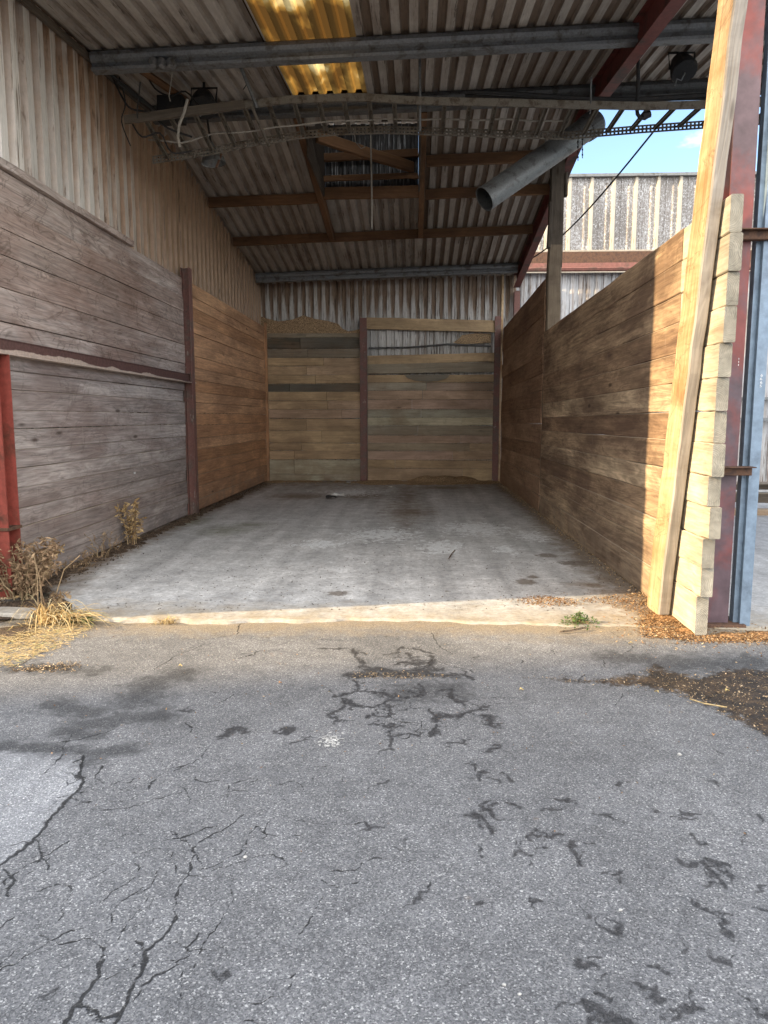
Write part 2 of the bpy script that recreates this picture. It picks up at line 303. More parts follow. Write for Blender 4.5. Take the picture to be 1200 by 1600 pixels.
CLAD_U = sheet('speckled_far_cladding', (0.24, 0.22, 0.20), (0.10, 0.075, 0.055), 0.4, (0.30, 0.28, 0.26), 0.5, 0.3, 1.0, speck=0.85)
CLAD_F = sheet('pale_far_rib', (0.50, 0.46, 0.38), (0.2, 0.15, 0.1), 0.3, (0.35, 0.3, 0.24), 0.3, 0.6, 1.0)
CLAD_G = sheet('grey_far_cladding', (0.50, 0.51, 0.52), (0.12, 0.085, 0.06), 0.5, (0.24, 0.185, 0.14), 0.5, 0.6, 1.0, pan_grime_shade=-0.12)
MOULD = sheet('mouldy_white_sheet', (0.42, 0.43, 0.44), (0.01, 0.008, 0.006), 1.3, (0.10, 0.08, 0.06), 0.3, 0.7, 1.0)
ASPH = asphalt_mat(); CONC = concrete_mat()

def skylight_mat():
    m = Mat('yellowed_rooflight', 0.5); gc = m.attr('gc', 'Vector')
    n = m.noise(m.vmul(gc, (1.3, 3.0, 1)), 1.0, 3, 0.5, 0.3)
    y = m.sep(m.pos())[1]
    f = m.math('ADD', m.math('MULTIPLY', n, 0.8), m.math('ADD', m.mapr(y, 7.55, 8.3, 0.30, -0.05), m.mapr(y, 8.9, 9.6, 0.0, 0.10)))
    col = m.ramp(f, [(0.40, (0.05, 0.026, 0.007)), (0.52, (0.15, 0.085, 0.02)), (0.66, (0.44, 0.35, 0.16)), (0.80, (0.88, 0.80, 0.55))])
    t = m.n.new('ShaderNodeBsdfTranslucent'); m.put(t.inputs['Color'], col)
    m.done(m.gain(col, 0.4))
    mx = m.n.new('ShaderNodeMixShader'); mx.inputs[0].default_value = 0.85
    m.l.new(m.b.outputs[0], mx.inputs[1]); m.l.new(t.outputs[0], mx.inputs[2])
    m.l.new(mx.outputs[0], m.n['Material Output'].inputs[0])
    return m.m
SKYL = skylight_mat()

def ledge_mat():
    m = Mat('peeling_red_ledge', 0.7); p = m.pos(); xyz = m.sep(p)
    n = m.noise(m.vmul(p, (1, 0.9, 1)), 1.4, 4, 0.55, 0.3); f2 = m.noise(p, 30, 4)
    edge = m.math('ADD', m.mapr(xyz[1], 7.0, 11.5, 2.20, 2.155), m.math('MULTIPLY', m.math('SUBTRACT', n, 0.45), 0.15))
    pf = m.math('MULTIPLY', m.mapr(m.math('SUBTRACT', edge, xyz[2]), -0.004, 0.004), m.mapr(xyz[0], -3.70, -3.69))
    col = m.mix(pf, m.gain((0.105, 0.056, 0.048), m.mapr(f2, 0.3, 0.7, 0.75, 1.25)), m.gain((0.46, 0.37, 0.31), m.mapr(f2, 0.3, 0.7, 0.8, 1.15)))
    return m.done(col, None, m.bump(f2, 0.3, 0.004))
LEDGE = ledge_mat()

LEAF_DRY = flakes_mat('dry_weed_leaves', [(0, (0.24, 0.155, 0.07)), (0.5, (0.46, 0.32, 0.155)), (1, (0.62, 0.47, 0.25))], 0.8, 0.25)
LEAF_BRN = flakes_mat('brown_dead_leaves', [(0, (0.13, 0.09, 0.055)), (0.6, (0.30, 0.20, 0.12)), (1, (0.46, 0.33, 0.20))], 0.85, 0.15)
STRAW = flakes_mat('straw_blades', [(0, (0.42, 0.29, 0.13)), (0.6, (0.66, 0.50, 0.25)), (0.9, (0.74, 0.62, 0.38)), (1, (0.24, 0.28, 0.08))], 0.7, 0.25)
GREEN = flakes_mat('green_weed_leaves', [(0, (0.05, 0.10, 0.03)), (0.6, (0.10, 0.18, 0.05)), (1, (0.22, 0.30, 0.10))], 0.6, 0.25)
STEM = flakes_mat('dry_stems', [(0, (0.16, 0.10, 0.06)), (1, (0.38, 0.29, 0.17))], 0.8)
CHIP = flakes_mat('wood_chips', [(0, (0.11, 0.055, 0.025)), (0.5, (0.28, 0.155, 0.07)), (0.85, (0.44, 0.28, 0.14)), (1, (0.58, 0.43, 0.25))], 0.85, grit=1)
SAWD = flakes_mat('brown_sweepings', [(0, (0.22, 0.15, 0.085)), (0.6, (0.38, 0.27, 0.16)), (1, (0.50, 0.39, 0.25))], 0.9, grit=1)
DIRTM = flakes_mat('dark_verge_soil', [(0, (0.05, 0.036, 0.026)), (0.6, (0.10, 0.072, 0.05)), (1, (0.20, 0.15, 0.10))], 0.9, grit=1)
LEAF_Y = flakes_mat('yellow_fallen_leaf', [(0, (0.55, 0.40, 0.14)), (1, (0.70, 0.55, 0.24))], 0.7, 0.2)
LEAF_O = flakes_mat('orange_fallen_leaf', [(0, (0.45, 0.22, 0.08)), (1, (0.60, 0.32, 0.13))], 0.7, 0.2)
LITTER = flakes_mat('pale_litter', [(0, (0.55, 0.56, 0.55)), (1, (0.75, 0.75, 0.72))], 0.6)
STONE = flakes_mat('pale_stone', [(0, (0.4, 0.39, 0.36)), (1, (0.62, 0.60, 0.56))], 0.8)
PAINTW = flakes_mat('white_paint_mark', [(0, (0.8, 0.8, 0.8)), (1, (0.85, 0.85, 0.85))], 0.6)

# ------------------------------------------------------------------ mesh builder
class MB:
    def __init__(s): s.v = []; s.f = []; s.gc = []; s.r = []; s.val = []
    def vert(s, p, gc=(0, 0, 0), r=0.5, val=0.0):
        s.v.append(tuple(p)); s.gc.append(tuple(gc)); s.r.append(r); s.val.append(val); return len(s.v)-1
    def face(s, *i): s.f.append(tuple(i))
    def loft(s, rings, caps=True, closed=True):
        n = len(rings[0])
        for a, b in zip(rings, rings[1:]):
            for i in range(n if closed else n-1):
                j = (i+1) % n; s.face(a[i], a[j], b[j], b[i])
        if caps and closed: s.face(*reversed(rings[0])); s.face(*rings[-1])
    def beam(s, p0, p1, w, t, wdir, r=None, seg=1, jit=0.0, ch=0.004, goff=None, taper=1.0):
        """chamfered timber/bar: length p0->p1, w along wdir, t along the third axis"""
        p0 = Vector(p0); p1 = Vector(p1); L = p1-p0; ln = L.length; L = L/ln
        W = Vector(wdir); W = (W-L*W.dot(L)).normalized(); T = L.cross(W)
        if r is None: r = random.random()
        if goff is None: goff = random.uniform(0, 40)
        h, k = w/2, t/2; c = min(ch, h*0.45, k*0.45)
        prof = [(-h+c, -k), (h-c, -k), (h, -k+c), (h, k-c), (h-c, k), (-h+c, k), (-h, k-c), (-h, -k+c)]
        rings = []; dw = dt = 0.0
        for q in range(seg+1):
            u = q/seg; sc = 1+(taper-1)*u
            if jit: dw = random.gauss(0, jit); dt = random.gauss(0, jit)*0.6
            ring = []
            for a, b in prof:
                pp = p0+L*(ln*u)+W*(a*sc+dw)+T*(b*sc+dt)
                ring.append(s.vert(pp, (ln*u+goff, a, b), r))
            rings.append(ring)
        s.loft(rings); return s
    def extrude(s, prof, o, U, V, D, ln, r=0.5, closed=True):
        """2-D profile [(u,v)] extruded along D"""
        o = Vector(o); U = Vector(U); V = Vector(V); D = Vector(D)
        rings = []
        for q in (0, 1):
            rings.append([s.vert(o+U*a+V*b+D*(ln*q), (ln*q, a, b), r) for a, b in prof])
        s.loft(rings, closed, closed); return s
    def tube(s, pts, rad, n=8, r=None, caps=True):
        pts = [Vector(p) for p in pts]
        if r is None: r = random.random()
        rr = rad if isinstance(rad, (list, tuple)) else [rad]*len(pts)
        rings = []; up = Vector((0.13, 0.2, 0.97)); acc = 0
        for i, p in enumerate(pts):
            d = (pts[min(i+1, len(pts)-1)]-pts[max(i-1, 0)]).normalized()
            a = d.cross(up)
            if a.length < 0.2: a = d.cross(Vector((1, 0.1, 0)))
            a.normalize(); b = d.cross(a)
            if i: acc += (p-pts[i-1]).length
            rings.append([s.vert(p+(a*math.cos(2*math.pi*k/n)+b*math.sin(2*math.pi*k/n))*rr[i], (acc, k/n, 0), r) for k in range(n)])
        s.loft(rings, caps); return s
    def box(s, lo, hi, r=None, ch=0.004):
        lo = Vector(lo); hi = Vector(hi); c = (lo+hi)/2; d = hi-lo
        ax = max(range(3), key=lambda i: d[i]); e = [Vector((1, 0, 0)), Vector((0, 1, 0)), Vector((0, 0, 1))]
        o = [i for i in range(3) if i != ax]
        L = e[ax]; W = e[o[0]]; T = L.cross(W)
        return s.beam(c-L*d[ax]/2, c+L*d[ax]/2, d[o[0]], d[o[1]], W, r, ch=ch)
    def quad(s, c, a, b, r=None, bend=0.0):
        """small leaf: two triangles pairs folded along the middle"""
        c = Vector(c); a = Vector(a); b = Vector(b); n = a.cross(b)
        if n.length: n.normalize()
        if r is None: r = random.random()
        i = [s.vert(c-a, r=r), s.vert(c-b*0.9+n*bend, r=r), s.vert(c+a, r=r), s.vert(c+b*0.9+n*bend, r=r)]
        s.face(i[0], i[1], i[2]); s.face(i[0], i[2], i[3])
    def build(s, name, mat, parent=None, smooth=False):
        me = bpy.data.meshes.new(name); me.from_pydata(s.v, [], s.f); me.update()
        n = len(s.v)
        a = me.attributes.new('gc', 'FLOAT_VECTOR', 'POINT'); a.data.foreach_set('vector', np.array(s.gc, dtype=np.float32).ravel())
        a = me.attributes.new('rnd', 'FLOAT', 'POINT'); a.data.foreach_set('value', np.array(s.r, dtype=np.float32))
        a = me.attributes.new('val', 'FLOAT', 'POINT'); a.data.foreach_set('value', np.array(s.val, dtype=np.float32))
        me.materials.append(mat)
        if smooth: me.shade_smooth()
        o = bpy.data.objects.new(name, me); COL.objects.link(o)
        if parent is not None:
            o.parent = parent; o.matrix_parent_inverse = parent.matrix_basis.inverted()
        return o

def tag(o, label=None, cat=None, group=None, kind=None):
    for k, v in (('label', label), ('category', cat), ('group', group), ('kind', kind)):
        if v: o[k] = v
    return o
def thing(name, loc, label, cat, group=None):
    o = bpy.data.objects.new(name, None); COL.objects.link(o); o.location = loc; o.empty_display_size = 0.2
    return tag(o, label, cat, group)

def trap(width, pitch=0.2, depth=0.038, crest=0.085, slope=0.02, phase=0.0):
    """trapezoid profile points (u, v, val) over [0,width]; v=0 on the crest facing the viewer, depth in the pan"""
    pts = []; u = -phase
    while u < width+pitch:
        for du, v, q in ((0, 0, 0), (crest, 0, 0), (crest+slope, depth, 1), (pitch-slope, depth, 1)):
            pts.append((u+du, v, q))
        u += pitch
    full = pts; pts = [q for q in full if 0 <= q[0] <= width]
    if pts[0][0] > 0: pts.insert(0, (0.0, pts[0][1], pts[0][2]))
    if pts[-1][0] < width: pts.append((width, pts[-1][1], pts[-1][2]))
    return pts
def sheetmesh(mb, prof, fn, runs):
    """fn(u, v, w) -> point; runs = list of w values along the sheet"""
    def key(q): return q
    prev = None
    # duplicate profile points so that crests and pans keep hard 'val' edges
    cols = []
    for (u0, v0, q0), (u1, v1, q1) in zip(prof, prof[1:]):
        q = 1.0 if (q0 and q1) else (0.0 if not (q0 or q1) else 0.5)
        ids = []
        for w in runs:
            ids.append((mb.vert(fn(u0, v0, w), (w, u0, 0), 0.5, q), mb.vert(fn(u1, v1, w), (w, u1, 0), 0.5, q)))
        for a, b in zip(ids, ids[1:]): mb.face(a[0], a[1], b[1], b[0])
    return mb

XL, XR, YB = -3.68, 2.12, 18.42
def roof_z(x, y): return (6.08-0.10*(11-y) if y < 11 else 6.08-0.148*(y-11))+0.03*x

# ------------------------------------------------------------------ ground: asphalt yard with traced cracks
def warp(P, amp=0.012):
    x, y = P[:, 0], P[:, 1]
    dx = amp*(np.sin(31*x+17*y)+0.6*np.sin(67*x-41*y+1.3)+0.4*np.sin(120*y+90*x))
    dy = amp*(np.sin(27*y-19*x+0.7)+0.6*np.sin(71*y+53*x)+0.4*np.sin(131*x-60*y))
    return np.stack([x+dx, y+dy], 1)
def seg_field(P, strokes, k=1.0, ws=1.0):
    out = np.full(len(P), -3.0)
    for pts, w in strokes:
        w = w*ws
        g = [np.array(p) for p in pts]
        if len(g) == 1: g = [g[0], g[0]+np.array([0.02, 0.0])]
        allp = np.array(g); lo = allp.min(0)-4*w; hi = allp.max(0)+4*w
        idx = np.where((P[:, 0] > lo[0]) & (P[:, 0] < hi[0]) & (P[:, 1] > lo[1]) & (P[:, 1] < hi[1]))[0]
        if not len(idx): continue
        Q = P[idx]; best = np.full(len(idx), 9.0)
        for a, b in zip(g, g[1:]):
            d = b-a; t = np.clip(((Q-a)@d)/max(d@d, 1e-9), 0, 1)
            best = np.minimum(best, np.linalg.norm(Q-(a+t[:, None]*d), axis=1))
        out[idx] = np.maximum(out[idx], 1-best/w*k)
    return np.clip(out, -3, 1)
def poly_field(P, polys, soft):
    out = np.full(len(P), -3.0)
    for pts in polys:
        g = np.array([onz(*p)[:2] for p in pts]); n = len(g)
        inside = np.zeros(len(P), bool); dist = np.full(len(P), 9.0)
        for i in range(n):
            a, b = g[i], g[(i+1) % n]; d = b-a
            t = np.clip(((P-a)@d)/max(d@d, 1e-9), 0, 1)
            dist = np.minimum(dist, np.linalg.norm(P-(a+t[:, None]*d), axis=1))
            c = ((a[1] > P[:, 1]) != (b[1] > P[:, 1]))
            xx = a[0]+(P[:, 1]-a[1])/(b[1]-a[1]+1e-12)*d[0]
            inside ^= c & (P[:, 0] < xx)
        out = np.maximum(out, np.where(inside, dist, -dist)/soft)
    return np.clip(out, -3, 1)

WET = [([(550,1007),(558,1018),(565,1028),(575,1036)],.035), ([(600,1018),(620,1014),(628,1005),(640,1008),(660,1010),(680,1014)],.028),
 ([(640,1015),(646,1028),(655,1036)],.05), ([(672,1018),(675,1030),(672,1037)],.045), ([(622,1028),(640,1030),(676,1030)],.04),
 ([(575,1038),(605,1041)],.07), ([(545,1050),(580,1047),(620,1049),(660,1045),(706,1049)],.115), ([(720,1048),(736,1050)],.05), ([(570,1042),(640,1042),(690,1040)],.08),
 ([(560,1060),(556,1072),(540,1078),(522,1082)],.035), ([(556,1072),(600,1077),(612,1080),(640,1083)],.035),
 ([(540,1085),(534,1098),(515,1110),(528,1118)],.04), ([(540,1090),(560,1095),(578,1098),(600,1092),(612,1085),(614,1078)],.04),
 ([(608,1095),(612,1107)],.04), ([(575,1112),(590,1110),(606,1111)],.025), ([(655,1062),(660,1072),(655,1082)],.035), ([(625,1102),(640,1097),(655,1097)],.02),
 ([(676,1118),(690,1108),(710,1110),(730,1104),(750,1098),(754,1092)],.05), ([(690,1108),(674,1114)],.04), ([(752,1110),(765,1110),(768,1122),(778,1128)],.04),
 ([(690,1072),(702,1070),(706,1080),(715,1088),(724,1088)],.032), ([(578,1124),(600,1127),(612,1130),(614,1145),(608,1160)],.028), ([(612,1143),(635,1138),(655,1142)],.026), ([(604,1128),(632,1125)],.02),
 ([(676,1141),(680,1130),(678,1124)],.025), ([(700,1153),(715,1152),(735,1147)],.022), ([(768,1165),(776,1158)],.035),
 ([(500,1008),(530,1007),(545,1006)],.025),
 ([(345,1141),(362,1138),(372,1130),(386,1135)],.035), ([(362,1138),(350,1132)],.03), ([(430,1138),(445,1128),(457,1130),(442,1140)],.045), ([(453,1153),(470,1148),(488,1142)],.025), ([(275,1105),(298,1105)],.035),
 ([(748,1210),(755,1195)],.028), ([(783,1200),(796,1208)],.026), ([(718,1266),(745,1266),(760,1270),(768,1280),(765,1294)],.028), ([(755,1252),(772,1262),(785,1272)],.022),
 ([(803,1247),(818,1253)],.028), ([(845,1255),(868,1258)],.026), ([(828,1295),(850,1295),(880,1294)],.028), ([(930,1260),(957,1262)],.022), ([(1022,1258),(1030,1260)],.028), ([(1066,1258),(1088,1262)],.026), ([(1070,1268),(1082,1268)],.028),
 ([(1078,1294),(1087,1301)],.03), ([(900,1308),(899,1325),(909,1340)],.03), ([(952,1355),(970,1355),(975,1361)],.024), ([(1055,1330),(1075,1341),(1098,1335),(1115,1345),(1125,1360),(1136,1372)],.034), ([(1105,1330),(1140,1345)],.02),
 ([(1093,1398),(1110,1410),(1142,1425)],.024), ([(1140,1425),(1130,1446)],.03), ([(800,1325),(815,1318),(822,1326),(836,1331)],.022), ([(750,1316),(756,1326)],.02), ([(662,1380),(655,1402)],.02), ([(838,1395),(842,1402)],.022),
 ([(943,1440),(965,1446),(978,1436)],.03), ([(893,1490),(915,1488),(937,1492)],.026), ([(910,1417),(918,1420)],.02), ([(1120,1478),(1140,1486)],.032), ([(1012,1538),(1035,1545)],.024), ([(928,1562),(945,1575),(962,1572),(986,1590)],.034), ([(1050,1577),(1068,1565),(1096,1564)],.034), ([(1178,1560),(1205,1566)],.034),
 ([(590,1217),(605,1212)],.02), ([(575,1284),(600,1280)],.018), ([(610,1316),(630,1318)],.016), ([(340,1500),(352,1508)],.02), ([(60,1536),(92,1530)],.024)]
CRK = [([(132,1170),(124,1196),(131,1211),(110,1231),(60,1291),(0,1340),(-60,1388)],.030), ([(128,1205),(118,1200)],.03), ([(110,1232),(125,1243),(142,1240)],.018), ([(55,1299),(68,1330),(76,1346)],.018), ([(45,1336),(80,1320),(107,1300)],.016),
 ([(8,1345),(20,1362),(15,1385)],.02), ([(-10,1448),(15,1424),(22,1420)],.016), ([(84,1606),(125,1554),(152,1505),(157,1470)],.024), ([(157,1470),(140,1451),(100,1460),(55,1450)],.011), ([(165,1606),(190,1562),(221,1510),(231,1470),(260,1445),(276,1420)],.024), ([(130,1560),(160,1571),(186,1566)],.018),
 ([(276,1420),(277,1390),(296,1345),(300,1315),(340,1290),(385,1261)],.013), ([(300,1315),(284,1300),(266,1288)],.010), ([(298,1320),(310,1330)],.02), ([(200,1390),(233,1376),(246,1350)],.013), ([(231,1382),(210,1420),(180,1460)],.008), ([(358,1236),(362,1226),(385,1225)],.012), ([(150,1240),(200,1240),(230,1225)],.008), ([(270,1196),(290,1185),(308,1177)],.010),
 ([(362,1350),(366,1395),(345,1425),(320,1455),(305,1502)],.009), ([(376,1330),(388,1304)],.009), ([(150,1316),(180,1300),(210,1280)],.007), ([(215,1458),(230,1470)],.014), ([(160,1515),(200,1500),(216,1492)],.010),
 ([(320,1000),(270,1020),(240,1040)],.016), ([(320,993),(370,986),(400,990),(480,993),(545,996)],.014), ([(370,986),(376,970)],.02), ([(560,992),(620,990),(680,994)],.012), ([(676,985),(684,1003),(705,1015)],.016), ([(180,1130),(130,1145),(90,1150)],.014), ([(160,1185),(150,1205),(165,1215)],.014), ([(700,1170),(745,1175)],.006),
 ([(1000,1005),(980,1000),(955,985)],.012), ([(0,985),(60,968),(140,966)],.03), ([(0,1045),(70,1010),(120,985)],.018), ([(880,985),(950,1012),(985,1020)],.010)]
DAMP = [([(215,1085),(240,1060),(285,1045)],.22), ([(90,1095),(140,1105)],.16), ([(130,1128),(185,1115),(250,1112)],.15), ([(-40,1155),(60,1160),(140,1168),(205,1162)],.11), ([(100,1135),(150,1140)],.10), ([(1040,1030),(1190,1030)],.25), ([(960,1020),(1010,1025)],.2), ([(20,1035),(150,1040)],.15), ([(640,1075),(700,1070)],.25), ([(135,1180),(150,1175)],.1)]
DIRTP = [[(822,1050),(870,1056),(920,1062),(1000,1066),(1050,1075),(1100,1094),(1160,1124),(1215,1160),(1320,1200),(1320,1030),(1200,1038),(1130,1036),(1080,1048),(1040,1038),(1010,1026),(1004,1044),(940,1052),(870,1049)],
 [(18,1034),(60,1030),(110,1026),(126,1030),(118,1040),(70,1043),(20,1042)], [(548,1051),(600,1053),(650,1052),(706,1049),(640,1047),(560,1046)]]
def branch_out(strokes, kw, n, seed, bl, cap):
    # ragged side branches in ground metres, returned as ready points (x, y)
    rg = random.Random(seed); out = []
    for pts, w in strokes:
        g = [onz(*p) for p in pts]; g = [(p.x, p.y) for p in g]
        if len(g) == 1: g.append((g[0][0]+.02, g[0][1]))
        out.append((g, w*kw)); tot = sum(math.dist(a, b) for a, b in zip(g, g[1:]))
        for _ in range(min(cap, max(1, int(n*tot)))):
            k = rg.randrange(len(g)-1); u = rg.random(); x = g[k][0]+(g[k+1][0]-g[k][0])*u; y = g[k][1]+(g[k+1][1]-g[k][1])*u
            a = rg.uniform(0, 6.28); path = [(x, y)]; L = bl*rg.uniform(.4, 1.5)
            for _ in range(4): a += rg.gauss(0, .6); x += math.cos(a)*L/4; y += math.sin(a)*L/4; path.append((x, y))
            out.append((path, w*kw*rg.uniform(.25, .55)))
    return out
def random_cracks(n, x0, x1, y0, y1, seed, L0, L1, w0, w1, heading):
    rg = random.Random(seed); out = []
    for _ in range(n):
        x, y = rg.uniform(x0, x1), rg.uniform(y0, y1); a = heading+rg.gauss(0, .7); L = rg.uniform(L0, L1); path = [(x, y)]; N = 8
        for _ in range(N): a += rg.gauss(0, .45); x += math.cos(a)*L/N; y += math.sin(a)*L/N; path.append((x, y))
        out.append((path, rg.uniform(w0, w1)))
    return out
PATCH = [[(-500,1150),(0,1163),(125,1168),(122,1196),(128,1212),(108,1231),(58,1291),(0,1338),(-500,1700)]]
def slab_front(x):
    return np.interp(x, [-4.5, -3.4, -2.61, -1.74, -0.24, 1.0, 1.75, 2.6, 9], [5.8, 5.78, 5.66, 5.60, 5.72, 5.60, 5.59, 5.55, 5.5])
def axis(lo, hi, step, far):
    a = list(np.arange(lo, hi+step/2, step)); out = []; d = 0.2; x = lo
    while x > -far: x -= d; d *= 1.6; out.append(x)
    tail = []; d = 0.2; x = hi
    while x < far: x += d; d *= 1.6; tail.append(x)
    return np.array(out[::-1]+a+tail)
def grid_object(name, xs, ys, zfun, mat, attrs, keep=None):
    X, Y = np.meshgrid(xs, ys); P = np.stack([X.ravel(), Y.ravel()], 1)
    Z = zfun(P); V = np.concatenate([P, Z[:, None]], 1)
    nx, ny = len(xs), len(ys); i = np.arange((nx-1)*(ny-1)); r, c = i//(nx-1), i % (nx-1); a = r*nx+c
    Fc = np.stack([a, a+1, a+nx+1, a+nx], 1)
    me = bpy.data.meshes.new(name)
    me.vertices.add(len(V)); me.vertices.foreach_set('co', V.astype(np.float32).ravel())
    me.loops.add(len(Fc)*4); me.loops.foreach_set('vertex_index', Fc.astype(np.int32).ravel())
    me.polygons.add(len(Fc)); me.polygons.foreach_set('loop_start', (np.arange(len(Fc))*4).astype(np.int32))
    me.update(calc_edges=True); me.validate()
    for k, fn in attrs.items():
        at = me.attributes.new(k, 'FLOAT', 'POINT'); at.data.foreach_set('value', fn(P).astype(np.float32))
    me.materials.append(mat); me.shade_smooth()
    o = bpy.data.objects.new(name, me); COL.objects.link(o); return o
def az(P):
    x, y = P[:, 0], P[:, 1]
    z = -0.030+0.004*np.sin(1.9*x+0.7*y)+0.003*np.sin(3.1*y-1.3*x)
    lift = np.clip((y-5.0)/0.6, 0, 1)*np.clip((x+1.2)/1.2, 0, 1)
    z = z*(1-0.72*lift)
    z = np.where(y > slab_front(x)+0.12, -0.06, z)
    return np.where((np.abs(x) > 8) | (y > 9) | (y < 0), -0.06, z)
WET2 = branch_out(WET, 0.56, 34, 3, 0.075, 14)+random_cracks(26, 0.1, 1.5, 1.9, 3.6, 8, 0.03, 0.08, 0.006, 0.012, 0.3)
CRK2 = branch_out(CRK, 0.34, 5, 4, 0.10, 8)+random_cracks(60, -1.7, -0.2, 1.6, 3.4, 5, 0.12, 0.45, 0.0022, 0.0042, 1.1)+random_cracks(26, -1.6, 1.6, 3.6, 5.4, 6, 0.12, 0.4, 0.003, 0.006, 0.2)
def axis2(cuts, far):
    a = []
    for lo, hi, st in cuts: a += list(np.arange(lo, hi-st*0.3, st))
    a.append(cuts[-1][1]); lo, hi = a[0], a[-1]; out = []; d = 0.2; x = lo
    while x > -far: x -= d; d *= 1.6; out.append(x)
    tail = []; d = 0.2; x = hi
    while x < far: x += d; d *= 1.6; tail.append(x)
    return np.array(out[::-1]+a+tail)
ag = grid_object('asphalt_yard', axis2([(-3.6, -2.0, 0.0125), (-2.0, 1.9, 0.007), (1.9, 3.2, 0.0125)], 260), axis2([(1.5, 3.7, 0.007), (3.7, 6.1, 0.011)], 260), az, ASPH, {
    'wet': lambda P: seg_field(warp(P, 0.011), WET2), 'crack': lambda P: seg_field(warp(P, 0.006), CRK2),
    'damp': lambda P: seg_field(P, [([tuple(onz(*q)[:2]) for q in pts], w) for pts, w in DAMP]), 'dirt': lambda P: poly_field(warp(P, 0.02), DIRTP, 0.14),
    'patch': lambda P: poly_field(warp(P, 0.006), PATCH, 0.3),
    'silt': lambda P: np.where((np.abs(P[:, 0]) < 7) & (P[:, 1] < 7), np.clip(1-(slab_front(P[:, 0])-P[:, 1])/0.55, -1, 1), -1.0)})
tag(ag, 'cracked grey asphalt yard with dark damp patches in front of the bay', kind='structure')

# concrete slab: the bay floor and the yard slab next door
def blob(P, lst):
    out = np.full(len(P), -2.0)
    for px, py, rx, ry in lst:
        c = onz(px, py); out = np.maximum(out, 1-np.sqrt(((P[:, 0]-c.x)/rx)**2+((P[:, 1]-c.y)/ry)**2))
    return out
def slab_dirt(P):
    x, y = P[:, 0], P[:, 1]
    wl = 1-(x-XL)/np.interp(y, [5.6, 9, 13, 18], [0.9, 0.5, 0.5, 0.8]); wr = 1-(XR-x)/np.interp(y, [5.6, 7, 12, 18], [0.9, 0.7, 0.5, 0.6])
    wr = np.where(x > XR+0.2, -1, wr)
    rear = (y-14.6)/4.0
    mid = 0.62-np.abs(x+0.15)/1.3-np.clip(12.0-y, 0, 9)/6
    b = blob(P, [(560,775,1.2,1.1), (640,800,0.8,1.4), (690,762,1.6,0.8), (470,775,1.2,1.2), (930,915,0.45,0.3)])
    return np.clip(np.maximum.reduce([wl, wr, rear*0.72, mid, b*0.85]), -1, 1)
def slab_object(name, xs, ys, lbl, edge):
    def zf(P): return 0.0+0.002*np.sin(2.3*P[:, 0]+1.1*P[:, 1])
    o = grid_object(name, xs, ys, zf, CONC, {
        'dirt': slab_dirt, 'moss': lambda P: blob(P, [(350,828,0.75,0.9), (300,815,0.5,1.0), (390,820,0.6,0.5)]),
        'spot': lambda P: blob(P, [(528,930,0.17,0.17), (822,909,0.15,0.22), (832,901,0.09,0.12), (700,927,0.05,0.05), (900,880,0.3,0.2), (855,868,0.2,0.2), (1178,955,0.1,0.1), (1183,968,0.06,0.05)]),
        'paint': lambda P: blob(P, [(690,855,0.75,1.3), (790,858,0.42,0.7), (740,826,1.4,1.6), (600,835,1.3,1.5), (550,770,1.5,2.0), (830,838,0.5,1.2), (500,850,0.8,0.8)])})
    # bend the front rows of the sheet to the ragged slab edge and drop a real kerb face
    me = o.data; co = np.zeros(len(me.vertices)*3, np.float32); me.vertices.foreach_get('co', co); co = co.reshape(-1, 3)
    y0 = ys[0]; top = 7.3
    front = slab_front(co[:, 0])+0.02*np.sin(9*co[:, 0])+0.012*np.sin(23*co[:, 0]+1)
    if edge: front = np.where(co[:, 0] < -2.6, np.interp(co[:, 0], [-3.75, -3.3, -2.6], [7.0, 6.5, 5.68]), front)
    t = np.clip((co[:, 1]-y0)/(top-y0), 0, 1)
    co[:, 1] = np.where(co[:, 1] < top, front+(top-front)*t, co[:, 1])
    row = np.arange(len(co))//len(xs) == 0
    co[row, 2] = -0.08; co[row, 1] += 0.0
    row1 = np.arange(len(co))//len(xs) == 1
    co[row1, 1] = front[row1]+0.006; co[row1, 2] = -0.004
    me.vertices.foreach_set('co', co.ravel()); me.update()
    return tag(o, lbl, kind='structure')
slab_object('bay_floor', np.arange(-3.82, 2.30, 0.04), np.concatenate([[5.5], np.arange(5.52, 18.7, 0.05)]), 'pale grey concrete floor of the open storage bay', True)
slab_object('neighbour_floor', np.arange(2.304, 9.6, 0.12), np.concatenate([[5.5], np.arange(5.52, 19.2, 0.12)]), 'grey concrete floor of the next bay beyond the timber wall', False)

# ------------------------------------------------------------------ plank walls
def plank_wall(mb, x, face, y0, y1, zs, thick, jit=0.0015, gap=0.0032, ztop_fn=None, joints=0.0, bulge=0.006):
    for z0, z1 in zip(zs, zs[1:]):
        cuts = [y0]
        if joints and random.random() < joints: cuts.append(random.uniform(y0+1.5, y1-1.5))
        cuts.append(y1)
        for a, b in zip(cuts, cuts[1:]):
            dx = random.gauss(0, bulge)
            off = ztop_fn or (lambda y: 1.0)
            p0 = (x-face*thick/2+dx, a+0.002, (z0+z1)/2*off(a)); p1 = (x-face*thick/2+dx+random.gauss(0, bulge*0.5), b-0.002, (z0+z1)/2*off(b))
            mb.beam(p0, p1, (z1-z0)-gap-abs(random.gauss(0, gap*0.4)), thick, (0, 0, 1), random.random(), 10, jit, 0.0035)
def zsteps(z0, z1, n, var=0.12):
    w = np.array([1+random.uniform(-var, var) for _ in range(n)]); w = np.cumsum(w/w.sum())
    return [z0]+list(z0+w*(z1-z0))

